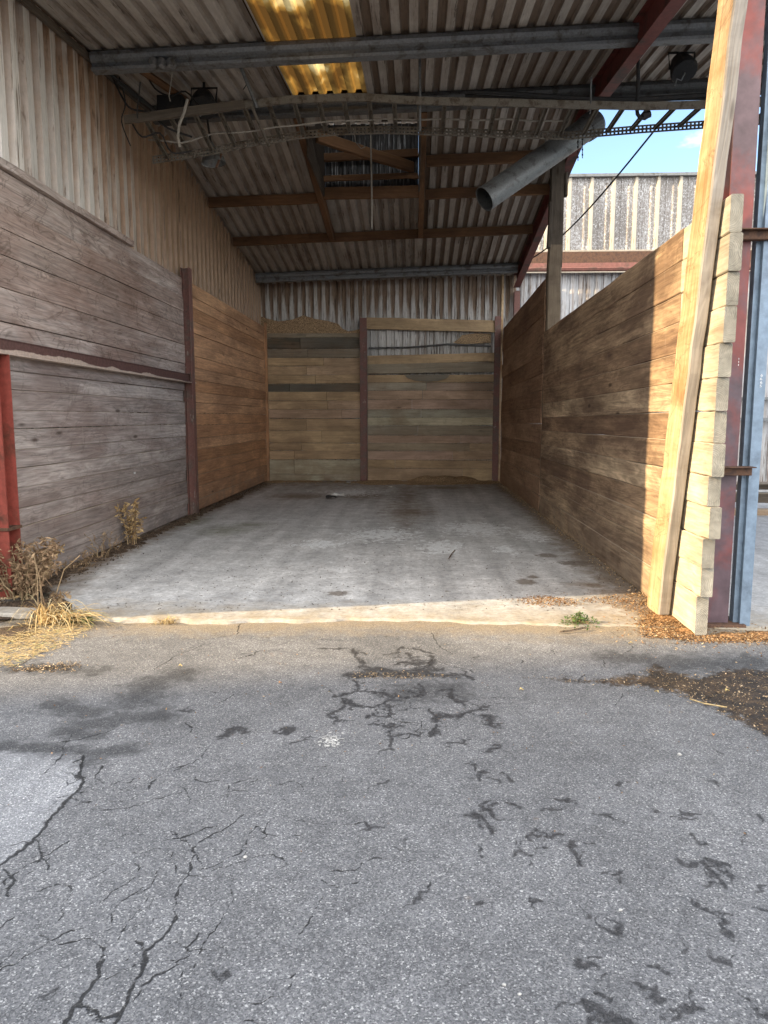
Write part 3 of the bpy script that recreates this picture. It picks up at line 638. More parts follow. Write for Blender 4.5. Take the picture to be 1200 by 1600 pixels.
# left wall, front section
t = thing('plank_wall', (XL, 5.4, 0), 'grey weathered plank wall split by a red ledge, left side of the bay nearest the opening', 'wall')
mb = MB(); plank_wall(mb, XL-0.035, 1, 5.48, 11.86, zsteps(0.01, 2.20, 12), 0.06); mb.build('lower_boards', WOOD_LF, t)
mb = MB(); plank_wall(mb, XL, 1, 5.48, 11.86, zsteps(2.20, 3.79, 6, 0.2), 0.07, gap=0.006); mb.build('upper_boards', WOOD_LU, t)
mb = MB(); mb.beam((XL-0.01, 5.48, 3.83), (XL-0.01, 9.75, 3.83), 0.075, 0.10, (0, 0, 1), 0.7, 12, 0.002); mb.build('capping_board', WOOD_LU, t)
mb = MB()   # red channel ledge: web, lower lip
mb.extrude([(0, 0), (0.095, 0), (0.095, 0.018), (0.045, 0.03), (0.04, 0.125), (0.05, 0.14), (0, 0.14)], (XL-0.002, 5.48, 2.15), (1, 0, 0), (0, 0, 1), (0, 1, 0), 6.64)
mb.build('steel_ledge', LEDGE, t)
# left wall, rear section
t = thing('plank_wall', (XL, 12.05, 0), 'warm orange-brown plank wall running to the rear left corner of the bay', 'wall')
mb = MB(); plank_wall(mb, XL-0.015, 1, 12.06, YB-0.12, zsteps(0.02, 3.80, 19), 0.06, 0.001, 0.004); mb.build('boards', WOOD_LR, t)
mb = MB(); mb.beam((XL+0.005, YB-0.06, 0.01), (XL+0.005, YB-0.06, 3.9), 0.06, 0.09, (1, 0, 0), 0.6, 8, 0.003); mb.build('corner_batten', WOOD_LR, t)

# right wall, rear section
t = thing('plank_wall', (XR, 12.6, 0), 'tall dark brown plank wall at the rear right of the bay', 'wall')
mb = MB(); plank_wall(mb, XR, -1, 12.55, YB-0.1, zsteps(0.0, 3.86, 13), 0.10, 0.002, 0.006, ztop_fn=lambda y: 1-0.035*(y-12.5)/6); mb.build('boards', WOOD_RR, t)
# right wall, front section: 13 heavy sleepers whose ends show at the opening
t = thing('sleeper_wall', (XR, 5.3, 0), 'stack of thick stained timber sleepers forming the right wall, sunlit at its open end', 'wall')
ends_y = [985, 942, 894, 846, 795, 746, 693, 642, 589, 535, 478, 425, 365, 305]
zs = [0.0]+[onx(1112+0.055*(985-q), q, XR).z for q in ends_y[1:]]
zs = [z*1.0 for z in zs]
fm = MB(); em = MB(); core = []
for k, (z0, z1) in enumerate(zip(zs, zs[1:])):
    ye = 5.33-0.013*k+random.uniform(-0.028, 0.022)
    if k == 0: ye = 5.40
    dx = random.gauss(0, 0.0045); zr = 0.972
    r = random.random()
    ln = 12.36
    h = (z1-z0)-0.003
    goff = random.uniform(0, 30)
    # pale worn end (last 0.7 m) and stained body are one sleeper: same section, split where the upright hides the seam
    sx = XR+0.007+dx
    em.beam((sx, ye, (z0+z1)/2), (sx+0.002, 6.05, (z0+z1)/2), h, 0.084+random.uniform(-0.004, 0.008), (0, 0, 1), r, 8, 0.0035, 0.007, goff)
    fm.beam((sx, 6.05, (z0+z1)/2), (XR+0.03+random.gauss(0, 0.004), ln, (z0+z1)/2*zr), h, 0.090, (0, 0, 1), r, 14, 0.002, 0.006, goff)
fm.build('sleepers', WOOD_RF, t); o = em.build('sleeper_ends', WOOD_END, t); o['label'] = 'pale sunlit worn ends of the sleepers'
mb = MB()
p = onx(869, 629, XR-0.004); mb.box(p+Vector((-0.003, -0.03, -0.05)), p+Vector((0.003, 0.03, 0.05)), 0.5, 0.0005); mb.build('white_tag', LITTER, t)
# the leaning upright
top = onx(1143, 0, 2.022); base = onx(1026, 940, 2.022); base.z = 0.0
d = (top-base); top = base+d*1.22
t = thing('timber_upright', base, 'pale rough-sawn timber upright leaning forward against the sleeper wall at the opening', 'timber')
mb = MB(); wd = Vector((0, 1, 0))
mb.beam(base+Vector((0, 0.0, -0.02)), top, 0.30, 0.085, wd, 0.6, 26, 0.0035, 0.012, 3.0, 0.93); mb.build('plank', WOOD_POST, t)
mb = MB(); dd = (top-base).normalized()
mb.beam(base+Vector((0.0, -0.172, 0.02)), base+Vector((0, -0.172, 0))+dd*5.3, 0.036, 0.085, wd, 0.3, 30, 0.005, 0.006, 9.0, 0.95)
mb.build('shaded_front_strip', wood('grey_sawn_board', [(0, (0.36, 0.32, 0.27)), (1, (0.43, 0.385, 0.33))], 0.6, (0.19, 0.155, 0.12), 0.4, 2.0, 0.2), t)  # grey strip puts the shade of the upright's front face into colour

# rear wall
t = thing('rear_plank_wall', (-1.0, YB, 0), 'back wall of mixed old boards between steel posts, with a gap near the top right', 'wall')
def zy(v): return ony(600, 400+0.35*v, YB).z
rowsL = [(1008, .9), (975, .92), (910, .45), (870, .5), (835, .55), (780, .52), (725, .70), (685, .62), (645, .60), (605, .06), (570, .58), (530, .62), (490, .60), (453, .22), (413, .02), (363, .3)]
mb = MB()
for (a, r), (b, _) in zip(rowsL, rowsL[1:]+[(335, 0)]):
    z0, z1 = max(zy(a), 0.01), zy(b); y = YB+0.03+random.uniform(-.012, .012)
    xj = random.uniform(-3.2, -1.8); zm = (z0+z1)/2
    mb.beam((-3.66, y, zm), (xj-.003, y, zm), z1-z0-0.006, 0.05, (0, 0, 1), r, 5, 0.0025); mb.beam((xj+.003, y+.003, zm), (-1.36, y+random.uniform(-.006, .006), zm+random.uniform(-.01, .01)), z1-z0-0.006, 0.05, (0, 0, 1), min(1, max(0, r+random.uniform(-.07, .07))), 5, 0.0025)
mb.build('left_boards', WOOD_B, t)
mb = MB()
rowsR = [(1003, .66), (947, .55), (910, .74), (870, .35), (835, .72), (800, .25), (757, .95), (720, .88), (685, .73), (640, .70), (600, .86), (565, .55)]
for (a, r), (b, _) in zip(rowsR, rowsR[1:]+[(530, 0)]):
    z0, z1 = max(zy(a), 0.01), zy(b); y = YB+0.03+random.uniform(-.012, .012)
    xj = random.uniform(-0.6, 1.4); zm = (z0+z1)/2
    mb.beam((-1.17, y, zm), (xj-0.003, y, zm), z1-z0-0.006, 0.05, (0, 0, 1), r, 6, 0.0025); mb.beam((xj+0.003, y+.004, zm), (1.93, y, zm+random.uniform(-.01, .01)), z1-z0-0.006, 0.05, (0, 0, 1), min(1, max(0, r+random.uniform(-.08, .08))), 6, 0.0025)
for a, b, r, dz in ((525, 480, .3, .03), (482, 442, .55, .05)):
    z0, z1 = zy(a), zy(b)
    mb.beam((-1.17, YB+0.0, (z0+z1)/2-dz*.3), (1.93, YB+0.0, (z0+z1)/2+dz), z1-z0-0.006, 0.05, (0, 0, 1), r, 10, 0.003)
mb.build('right_boards', WOOD_B, t)
mb = MB(); z0, z1 = zy(332), zy(280)
mb.beam((-1.2, YB-0.02, (z0+z1)/2+0.03), (1.96, YB-0.02, (z0+z1)/2-0.06), z1-z0, 0.06, (0, 0, 1), .56, 10, 0.004); mb.build('top_rail', WOOD_B, t)
mb = MB(); mb.tube([ony(576, 544, YB), ony(640, 543, YB), ony(700, 538, YB), ony(767, 541, YB)], 0.024, 6); mb.build('bent_bar', GALVD, t)
def outline(mb, pts, y, thick, r):
    rings = [[mb.vert((p.x, yy, p.z), (p.x, p.z, yy), r) for p in pts] for yy in (y, y+thick)]
    mb.loft(rings)
mb = MB()
outline(mb, [ony(390+.35*a, 400+.35*b, YB) for a, b in ((60,345),(500,345),(502,322),(470,332),(440,336),(415,325),(395,303),(350,290),(290,280),(240,265),(190,284),(130,292),(80,280),(45,268),(40,300))], YB+0.0, 0.035, .58)
mb.build('torn_hessian_sheet', SAWD, t)
mb = MB()
outline(mb, [ony(390+.35*a, 400+.35*b, YB-0.04) for a, b in ((690,532),(720,530),(800,529),(870,530),(895,532),(880,546),(840,558),(790,562),(740,557),(705,545))], YB-0.03, 0.03, .17)
mb.build('shadow_slot_piece', WOOD_B, t)  # dark piece painted as the shadowed gap at a bowed plank
mb = MB()
outline(mb, [ony(390+.35*a, 400+.35*b, YB) for a, b in ((950,352),(1010,344),(1078,346),(1078,386),(1000,390),(940,394),(910,384),(930,372))], YB+0.045, 0.03, .62)
mb.build('scrap_sheet', SAWD, t)

# steel posts
def hsec(w, h, tf=0.014, tw=0.01):
    a, b = w/2, h/2
    return [(-a, -b), (a, -b), (a, -b+tf), (tw/2, -b+tf), (tw/2, b-tf), (a, b-tf), (a, b), (-a, b), (-a, b-tf), (-tw/2, b-tf), (-tw/2, -b+tf), (-a, -b+tf)]
def hpost(name, x, y, z1, w, h, mat, label, rot=False, z0=0.0, group=None):
    t = thing(name, (x, y, z0), label, 'post', group)
    mb = MB(); U, V = ((0, 1, 0), (1, 0, 0)) if rot else ((1, 0, 0), (0, 1, 0))
    mb.extrude(hsec(w, h), (x, y, z0), U, V, (0, 0, 1), z1-z0); mb.build('shaft', mat, t); return t
t = hpost('steel_post', -1.265, YB-0.03, 4.0, 0.17, 0.14, REDM, 'purple-brown steel post between the two halves of the back wall')
mb = MB(); mb.box((-1.37, YB-0.13, 0.0), (-1.16, YB+0.02, 0.02), .5); mb.build('base_plate', RUST, t)
mb = MB(); mb.box((-1.353, YB-0.112, 2.62), (-1.177, YB-0.098, 2.86), .5); mb.build('splice_plate', REDM, t)
t = hpost('steel_post', 2.0, YB-0.03, 4.02, 0.14, 0.14, REDM, 'dull red steel post at the right end of the back wall')
mb = MB(); mb.beam((2.10, YB-0.03, 0), (2.10, YB-0.03, 5.0), 0.05, 0.06, (1, 0, 0), 0.9, 8, 0.003); mb.build('pale_batten', WOOD_POST, t)
t = hpost('steel_post', XL+0.03, 11.96, 3.95, 0.16, 0.14, REDM, 'worn red-brown steel post joining the two left plank walls', rot=True)
t = hpost('steel_post', XL-0.03, 6.40, 2.15, 0.24, 0.2, RED, 'bright red steel post under the ledge at the left edge', rot=False)
mb = MB(); mb.box((XL-0.16, 6.285, 0.60), (XL+0.10, 6.515, 0.628), .5); mb.build('joint_band', RUST, t)
# front right column
CXX, CYY = 2.35, 5.74
t = thing('steel_column', (CXX, CYY, 0), 'tall red and purple steel column behind the stacked sleeper ends', 'column')
mb = MB(); mb.extrude(hsec(0.17, 0.16), (CXX, CYY, 0.02), (1, 0, 0), (0, 1, 0), (0, 0, 1), 5.55); mb.build('shaft', REDP, t)
mb = MB(); mb.box((CXX-0.12, CYY-0.14, -0.01), (CXX+0.20, CYY+0.13, 0.018), .5); mb.build('base_plate', RUST, t)
mb = MB()
for k in range(3): mb.box((CXX+0.045, CYY-0.0835, 1.98+0.022*k), (CXX+0.049, CYY-0.0805, 1.991+0.022*k), .5, 0.0005)
mb.build('chalk_marks', PAINTW, t)
mb = MB()
for zc, x1 in ((onx(1180, 367, 2.43).z, 2.66), (onx(1140, 737, 2.35).z, 2.515)):
    mb.box((CXX-0.10, CYY-0.15, zc-0.03), (x1, CYY-0.085, zc+0.03), .5); mb.box((CXX-0.11, CYY-0.2, zc+0.03), (x1+0.01, CYY-0.085, zc+0.038), .5, 0.001)
mb.build('rusty_bracket', RUST, t)
# galvanised posts beside it
t = thing('galvanised_post', (2.50, 5.70, 0), 'narrow pale blue-grey galvanised channel right beside the red column', 'post')
mb = MB(); mb.extrude([(0, 0), (0.045, 0), (0.045, 0.07), (0.041, 0.07), (0.041, 0.005), (0.026, 0.005), (0.026, 0.012), (0.020, 0.012), (0.020, 0.005), (0.004, 0.005), (0.004, 0.07), (0, 0.07)], (2.482, 5.68, 0), (1, 0, 0), (0, 1, 0), (0, 0, 1), 5.4); mb.build('channel', BLUE, t)
t = thing('galvanised_post', (2.55, 5.68, 0), 'wide blue-grey galvanised channel with white handwritten digits at the right edge', 'post')
mb = MB(); mb.extrude([(0, 0), (0.078, 0), (0.078, 0.09), (0.073, 0.09), (0.073, 0.006), (0.006, 0.006), (0.006, 0.09), (0, 0.09)], (2.517, 5.64, 0), (1, 0, 0), (0, 1, 0), (0, 0, 1), 5.4); mb.build('channel', BLUE, t)
zt = ony(1190, 598, 5.64).z
mb = MB()
for k, ch in enumerate('6665'):
    cu = bpy.data.curves.new('digit', 'FONT'); cu.body = ch; cu.size = 0.036; cu.extrude = 0.0008; cu.align_x = 'CENTER'
    tmp = bpy.data.objects.new('digit', cu); COL.objects.link(tmp); bpy.context.view_layer.update(); me = bpy.data.meshes.new_from_object(tmp.evaluated_get(bpy.context.evaluated_depsgraph_get())); bpy.data.objects.remove(tmp)
    i0 = len(mb.v)
    for v in me.vertices: mb.vert((2.562+v.co.x-0.012*(k % 2)*0.2, 5.6385-v.co.z, zt+0.045-0.026*k+v.co.y*0.75))
    for pz in me.polygons: mb.face(*[i0+q for q in pz.vertices])
mb.build('handwritten_digits', PAINTW, t)
# mid right post
a = onx(864, 500, XR+0.13)
t = thing('timber_post', (XR+0.13, 12.45, 0), 'dark rough post rising above the joint of the two right walls', 'post')
mb = MB(); mb.beam((XR+0.10, 12.45, 0), (XR+0.14, 12.45, 4.35), 0.22, 0.16, (1, 0, 0), .4, 14, 0.007, 0.02); mb.build('lower_timber', WOOD_PM, t)
mb = MB(); mb.extrude(hsec(0.20, 0.2), (XR+0.14, 12.48, 4.0), (1, 0, 0), (0, 1, 0), (0, 0, 1), roof_z(2.3, 12.5)-4.0-0.02); mb.build('steel_stub', WOOD_DK, t)
mb = MB(); mb.beam((XR+0.02, 12.40, 4.3), (XR+0.03, 12.40, 5.0), 0.05, 0.12, (1, 0, 0), .2, 6, 0.006); mb.beam((XR+0.27, 12.42, 5.1), (XR+0.27, 12.42, 5.45), 0.04, 0.12, (1, 0, 0), .2, 3, 0.004); mb.build('splice_boards', WOOD_DK, t)

# ------------------------------------------------------------------ cladding
t = thing('wall_cladding', (XL-0.12, 5.3, 3.7), 'dusty ribbed metal cladding above the left plank walls', 'cladding')
mb = MB()
prof = trap(13.27, 0.265, 0.072, 0.12, 0.022)
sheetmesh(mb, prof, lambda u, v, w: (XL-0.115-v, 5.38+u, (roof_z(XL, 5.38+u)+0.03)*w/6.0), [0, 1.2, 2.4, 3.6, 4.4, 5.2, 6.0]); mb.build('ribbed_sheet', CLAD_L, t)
mb = MB(); mb.beam((XL-0.085, 5.3, roof_z(XL, 5.3)-0.06), (XL-0.085, 10.9, roof_z(XL, 10.9)-0.06), 0.07, 0.05, (0, 0, 1), .5, 8, 0.002); mb.build('wall_plate', WOOD_DK, t)
t = thing('rear_cladding', (0, YB+0.15, 2.6), 'ribbed metal sheeting above the back plank wall, white streaked with brown', 'cladding')
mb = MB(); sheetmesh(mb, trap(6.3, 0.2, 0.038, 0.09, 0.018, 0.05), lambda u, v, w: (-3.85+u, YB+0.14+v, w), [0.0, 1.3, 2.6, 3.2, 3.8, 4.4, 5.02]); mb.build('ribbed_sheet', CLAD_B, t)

# far building over the right wall
t = thing('far_shed_wall', (6, 18.9, 0), 'taller shed wall of speckled ribbed sheeting seen over the right wall', 'building')
zt = ony(950, 276, 18.9).z; zg = ony(950, 393, 18.9).z; zl = ony(950, 420, 18.9).z
def bigprof(width):
    pts = []; u = 0.0
    while u < width:
        for du, v, q in ((0, 0.06, 1), (0.12, 0.06, 1), (0.135, 0.045, 1), (0.165, 0.045, 1), (0.18, 0.06, 1), (0.29, 0.06, 1), (0.305, 0.045, 1), (0.335, 0.045, 1), (0.35, 0.06, 1), (0.42, 0.06, 1), (0.445, 0, 0), (0.505, 0, 0), (0.53, 0.06, 1)):
            pts.append((u+du, v, q))
        u += 0.53
    return pts
mb = MB(); pr = bigprof(12); crest = [q for q in pr]
body = [q for q in pr]
sheetmesh(mb, body, lambda u, v, w: (2.2+u, 18.86+v, w), [zg, (zg+zt)/2, zt]); mb.build('upper_sheet', CLAD_U, t)
mb = MB()
for k in range(23):
    x = 2.2+0.53*k+0.445
    mb.extrude([(-0.022, 0.052), (0.002, 0), (0.058, 0), (0.082, 0.052), (0.05, 0.012), (0.01, 0.012)], (x, 18.852, zg), (1, 0, 0), (0, 1, 0), (0, 0, 1), zt-zg-0.02, random.random())
mb.build('lit_rib_strip', CLAD_F, t)  # cream strips paint sunlight onto the rib faces
mb = MB(); mb.box((2.1, 18.80, zt-0.02), (14.3, 18.98, zt+0.05), .5); mb.build('ridge_flashing', GALV, t)
mb = MB(); mb.box((2.1, 18.80, zg-0.02), (14.3, 18.87, zg+0.02), .5); mb.build('drip_flashing', CLAD_F, t)
mb = MB(); mb.box((2.1, 18.78, zl-0.1), (14.3, 18.90, zg-0.024), .5); mb.build('eaves_board', RUST, t)
mb = MB(); mb.extrude([(0, 0), (0.02, -0.05), (0.08, -0.09), (0.15, -0.09), (0.21, -0.05), (0.23, 0.16), (0.21, 0.16), (0.19, 0.02), (0.02, 0.02)], (2.1, 18.50, zl-0.05), (0, 1, 0), (0, 0, 1), (1, 0, 0), 12.2); mb.build('red_gutter', GUT, t)
mb = MB(); mb.tube([(2.1, 18.47, zl-0.16), (14.3, 18.47, zl-0.16)], 0.018, 6); mb.build('white_conduit', WHITEC, t)
mb = MB(); sheetmesh(mb, trap(12.2, 0.2, 0.038, 0.09, 0.018), lambda u, v, w: (2.2+u, 18.75+v, w), [0, 1.3, 2.6, 3.9, zl+0.1]); mb.build('lower_sheet', CLAD_G, t)
mb = MB()
for z in (1.55, 2.05): mb.box((2.3, 18.60, z-0.04), (14, 18.70, z+0.04), .5)
mb.build('sheeting_rail', GALV, t)
t = thing('timber_stack', (5.6, 12.3, 0), 'low stack of dark green-stained timbers on the neighbouring floor', 'timber stack')
for z0, z1, r, dy in ((0.0, 0.11, .7, 0), (0.20, 0.36, .4, 0.1), (0.40, 0.50, .2, 0.15)):
    mb = MB(); mb.beam((2.7, 12.3+dy, (z0+z1)/2), (9.2, 12.34+dy, (z0+z1)/2), z1-z0, 0.2, (0, 0, 1), r, 8, 0.006, 0.01); mb.build('timber', WOOD_DK if r < .6 else WOOD_B, t)
mb = MB()
for x in (3.2, 5.0, 6.6, 8.2):
    mb = MB(); mb.box((x, 12.25, 0.10), (x+0.12, 12.5, 0.21), .3); mb.build('bearer', WOOD_DK, t)
    mb = MB(); mb.box((x+.1, 12.3, 0.355), (x+0.2, 12.55, 0.405), .3); mb.build('bearer', WOOD_DK, t)
mb = MB(); mb.box((5.95, 12.05, 0.48), (6.55, 12.3, 1.0), .5, 0.02)
t2 = mb.build('white_sack', LITTER); tag(t2, 'pale white bag on the low timber stack at the right edge', 'bag')

# ------------------------------------------------------------------ roof
t = thing('shed_roof', (0, 11, 6.0), 'grey ribbed metal roof seen from beneath, sloping to the back wall', 'roof')
def roofpart(name, x0, x1, runs, mat, phase=0.0):
    mb = MB(); sheetmesh(mb, trap(x1-x0, 0.2, 0.036, 0.095, 0.018, phase), lambda u, v, w: (x0+u, w, roof_z(x0+u, w)+v), runs); return mb.build(name, mat, t)
front = [5.3, 6.5, 8, 9.5, 11.0]
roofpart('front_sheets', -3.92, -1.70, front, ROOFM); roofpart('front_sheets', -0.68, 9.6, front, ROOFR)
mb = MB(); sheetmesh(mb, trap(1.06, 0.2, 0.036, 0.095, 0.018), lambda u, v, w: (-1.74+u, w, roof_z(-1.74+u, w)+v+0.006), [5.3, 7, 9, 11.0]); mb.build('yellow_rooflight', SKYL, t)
rear = [11.0, 12, 13.75, 15.5, 17, 18.8]
HX0, HX1, HY0, HY1 = -1.62, 0.04, 11.65, 13.75
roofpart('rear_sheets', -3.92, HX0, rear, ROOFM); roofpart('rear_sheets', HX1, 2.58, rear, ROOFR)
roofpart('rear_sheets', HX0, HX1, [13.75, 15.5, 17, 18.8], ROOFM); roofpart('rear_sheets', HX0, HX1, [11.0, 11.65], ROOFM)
mb = MB()
mb.extrude([(-0.25, -0.03), (0, 0.0), (0.25, -0.037), (0.25, -0.03), (0, 0.012), (-0.25, -0.02)], (-3.92, 11.0, 6.08+0.03*-3.92+0.05), (0, 1, 0), (0, 0, 1), (1, 0, 0.03), 13.5); mb.build('ridge_cap', GALV, t)

t = thing('roof_hatch', (-0.8, 12.7, 5.8), 'dark raised roof hatch with mouldy white sheets and a diagonal brace', 'roof hatch')
mb = MB(); zc = 6.75
sheetmesh(mb, trap(HX1-HX0, 0.16, 0.03, 0.08, 0.015), lambda u, v, w: (HX0+u, HY1+0.02+v, w), [5.6, 6.1, zc]); mb.build('rear_sheet', MOULD, t)
mb = MB()
mb.box((HX0-0.03, HY0, 5.5), (HX0-0.002, HY1+.06, zc), .2); mb.box((HX1+0.002, HY0, 5.5), (HX1+0.03, HY1+.06, zc), .2); mb.box((HX0, HY0-0.03, 5.98), (HX1, HY0, zc-0.35), .2); mb.build('side_boards', WOOD_DK, t)
mb = MB(); sheetmesh(mb, trap(HX1-HX0+0.3, 0.2, 0.036, 0.09, 0.018), lambda u, v, w: (HX0-0.15+u, w, zc+0.02+v), [HY0-0.25, HY1+0.2]); mb.build('cover_sheet', ROOFM, t)
mb = MB()
mb.beam((HX0, 13.62, 6.14), (HX1, 13.62, 6.20), 0.13, 0.08, (0, 0, 1), .2); mb.build('cross_rail', WOOD_ROOF, t)
mb = MB(); mb.beam((HX0+0.05, 12.3, 6.02), (HX1-0.1, 13.55, 5.93), 0.17, 0.09, (0, 0, 1), .5, 6, .004); mb.build('diagonal_brace', WOOD_ROOF, t)
mb = MB(); mb.beam((HX0-0.05, 13.68, 5.55), (HX1+0.02, 13.68, 5.57), 0.2, 0.07, (0, 0, 1), .4, 8, .004); mb.beam((HX0-0.02, 13.55, 5.77), (HX1, 13.55, 5.80), 0.09, 0.06, (0, 0, 1), .8, 8, .004); mb.build('header_board', WOOD_ROOF, t)

GP = 'roof purlins'
def purlin(name, y, x0, x1, mat, label, kind='tube'):
    za, zb = roof_z(x0, y), roof_z(x1, y); mb = MB()
    if kind == 'tube':   # rounded sigma purlin with a lower lip
        prof = [(-0.035, 0), (0.05, 0), (0.075, -0.03), (0.085, -0.07), (0.075, -0.105), (0.045, -0.125), (0.045, -0.165), (0.075, -0.18), (0.075, -0.215), (0.0, -0.215), (-0.05, -0.215), (-0.058, -0.185), (-0.03, -0.175), (-0.028, -0.13), (-0.07, -0.11), (-0.085, -0.07), (-0.07, -0.025)]
        D = Vector((x1-x0, 0, zb-za)); mb.extrude(prof, (x0, y, za-0.008), (0, 1, 0), (0, 0, 1), D.normalized(), D.length)
    elif kind == 'pipe':
        mb.beam((x0, y, za-0.09), (x1, y, zb-0.09), 0.15, 0.08, (0, 0, 1), .5, 4, .002, .03)
    else:
        mb.beam((x0, y, za-0.10), (x1, y, zb-0.10), 0.17, 0.075, (0, 0, 1), None, 8, .004)
    return tag(mb.build(name, mat), label, 'purlin', GP)
purlin('roof_purlin', 8.9, -3.72, 9.5, GALV, 'thick grey steel purlin crossing just below the yellow rooflight')
purlin('roof_purlin', 10.9, -3.72, 9.5, GALVD, 'dark steel purlin under the ridge, behind the cable ladder')
purlin('roof_purlin', 13.8, -3.75, HX0-0.11, WOOD_ROOF, 'short brown timber purlin left of the roof hatch', 'wood')
purlin('roof_purlin', 12.65, HX1+0.13, 2.36, WOOD_ROOF, 'upper brown timber purlin right of the roof hatch', 'wood')
purlin('roof_purlin', 13.85, HX1+0.13, 2.36, WOOD_ROOF, 'lower brown timber purlin right of the roof hatch, ending behind the duct', 'wood')
purlin('roof_purlin', 15.6, -3.75, 2.36, WOOD_ROOF, 'long brown purlin below the roof hatch', 'wood')
purlin('roof_purlin', 17.75, -3.75, 2.36, GALV, 'grey eaves beam just above the rear cladding', 'tube')
for x, lab in ((-1.70, 'brown timber trimmer at the left side of the roof hatch'), (0.10, 'brown timber trimmer at the right side of the roof hatch')):
    mb = MB(); 
    for y0, y1 in ((11.05, 15.52),): mb.beam((x, y0, roof_z(x, y0)-0.12), (x, y1, roof_z(x, y1)-0.12), 0.10, 0.20, (1, 0, 0), None, 8, .004)
    tag(mb.build('roof_trimmer', WOOD_ROOF), lab, 'timber', 'roof trimmers')

t = thing('roof_rafter', (2.45, 11, 5.6), 'dark red steel rafter running under the roof above the right wall', 'rafter')
for y0, y1 in ((5.35, 10.98), (11.02, 18.5)):
    a = Vector((2.45, y0, roof_z(2.45, y0)-0.175)); b = Vector((2.45, y1, roof_z(2.45, y1)-0.175)); D = (b-a); V = Vector((1, 0, 0)).cross(D.normalized())
    mb = MB(); mb.extrude(hsec(0.15, 0.32), a, (1, 0, 0), V, D.normalized(), D.length); mb.build('beam', REDD, t)
t = thing('steel_post', (2.42, 18.5, 0), 'rear right red steel stanchion carrying the rafter', 'post')
mb = MB(); mb.extrude(hsec(0.14, 0.16), (2.45, 18.42, 0), (1, 0, 0), (0, 1, 0), (0, 0, 1), 4.62); mb.build('shaft', REDM, t)

# ------------------------------------------------------------------ cable ladder
def interp_path(pts, n):
    x = np.array([p[0] for p in pts]); y = np.array([p[1] for p in pts]); xs = np.linspace(x[0], x[-1], n); return [(a, float(np.interp(a, x, y))) for a in xs]
NEAR = [(198,187),(290,176),(330,171),(380,163),(450,155),(560,151),(660,157),(800,160),(900,163),(1010,165),(1130,162),(1290,156)]
FAR = [(238,250),(320,238),(400,222),(470,211),(530,205),(600,203),(700,206),(800,210),(890,212),(930,208),(1000,202),(1110,194),(1260,184)]
YN, YF = 9.2, 10.0
def rail_pt(path, X, Y):
    px = np.array([ony(a, b, Y).x for a, b in path]); pz = np.array([ony(a, b, Y).z for a, b in path]); return Vector((X, Y, float(np.interp(X, px, pz))))
t = thing('cable_ladder', (0, 9.6, 5.3), 'long dusty sagging cable ladder hung across the bay under the roof', 'cable ladder')
x0 = ony(198, 187, YN).x; xe = 5.1
xsr = np.arange(x0, xe, 0.15)
def rail(path, Y, xs, inward):
    mb = MB(); pts = [rail_pt(path, X, Y) for X in xs]
    prof = [(0, -0.042), (0.03*inward, -0.042), (0.03*inward, -0.037), (0.004*inward, -0.037), (0.004*inward, 0.037), (0.03*inward, 0.037), (0.03*inward, 0.042), (0, 0.042)]
    rings = [[mb.vert(p+Vector((0, a, b)), (0, a, b)) for a, b in prof] for p in pts]; mb.loft(rings); return mb
o = rail(NEAR, YN, xsr, 1).build('side_rail', TRAY, t)
mb = MB(); mb.beam(rail_pt(NEAR, x0-0.02, YN-0.02), rail_pt(NEAR, ony(382, 163, YN).x, YN-0.02), 0.10, 0.03, (0, 0, 1), .4, 6, .002); mb.build('end_channel', WOOD_DK, t)
# perforated far rail: two strips joined by posts so that the slots are real holes
xf0 = ony(238, 250, YF).x; xsf = np.arange(xf0, xe, 0.05); mb = MB()
pts = [rail_pt(FAR, X, YF) for X in xsf]
for z0, z1 in ((-0.05, -0.030), (-0.012, 0.012), (0.030, 0.05)):
    rings = [[mb.vert(p+Vector((0, a, b))) for a, b in ((-0.003, z0), (0.003, z0), (0.003, z1), (-0.003, z1))] for p in pts]; mb.loft(rings)
for p, q in zip(pts, pts[1:]):
    for z0, z1 in ((-0.030, -0.012), (0.012, 0.030)):
        c = p; mb.box(c+Vector((0, -0.0028, z0)), c+Vector((0.024, 0.0028, z1)), .5, 0.0003)
mb.build('perforated_rail', TRAY, t)
X = x0+0.22
rungs = []
while X < xe:
    a = rail_pt(NEAR, X, YN+0.01)-Vector((0, 0, 0.012)); b = rail_pt(FAR, max(X, xf0), YF-0.01)
    mb = MB()
    mb.beam(a+Vector((-0.021, 0, 0)), b+Vector((-0.021, 0, 0)), 0.010, 0.032, (1, 0, 0), .5, ch=.001); mb.beam(a+Vector((0.021, 0, 0)), b+Vector((0.021, 0, 0)), 0.010, 0.032, (1, 0, 0), .5, ch=.001); mb.beam(a+Vector((0, 0, 0.012)), b+Vector((0, 0, 0.012)), 0.05, 0.004, (1, 0, 0), .5, ch=.001)
    mb.build('rung', TRAY, t); X += 0.298
t = None
mb = MB(); c = interp_path([(232,219),(285,223),(330,210),(400,204),(470,194),(560,187),(650,186),(700,187),(800,187),(880,190)], 40)
mb.tube([ony(a, b+1.0*math.sin(a*.07), 9.7) for a, b in c], 0.011, 6); tag(mb.build('white_cable', WHITEC), 'pale cable lying along the rungs of the cable ladder', 'cable')
for k, (dz, lab) in enumerate(((0.05, 'upper dark cable bundle on the cable ladder, crossing the patch of sky'), (-0.0, 'lower dark cable on the cable ladder, crossing the patch of sky'))):
    mb = MB(); mb.tube([rail_pt(NEAR, X, 9.55+0.15*k)+Vector((0, 0, 0.05+dz*0.8+0.02*math.sin(X*2.1+k))) for X in np.arange(0.6, 5.0, 0.15)], 0.022, 6); tag(mb.build('dark_cable', BLACK), lab, 'cable')
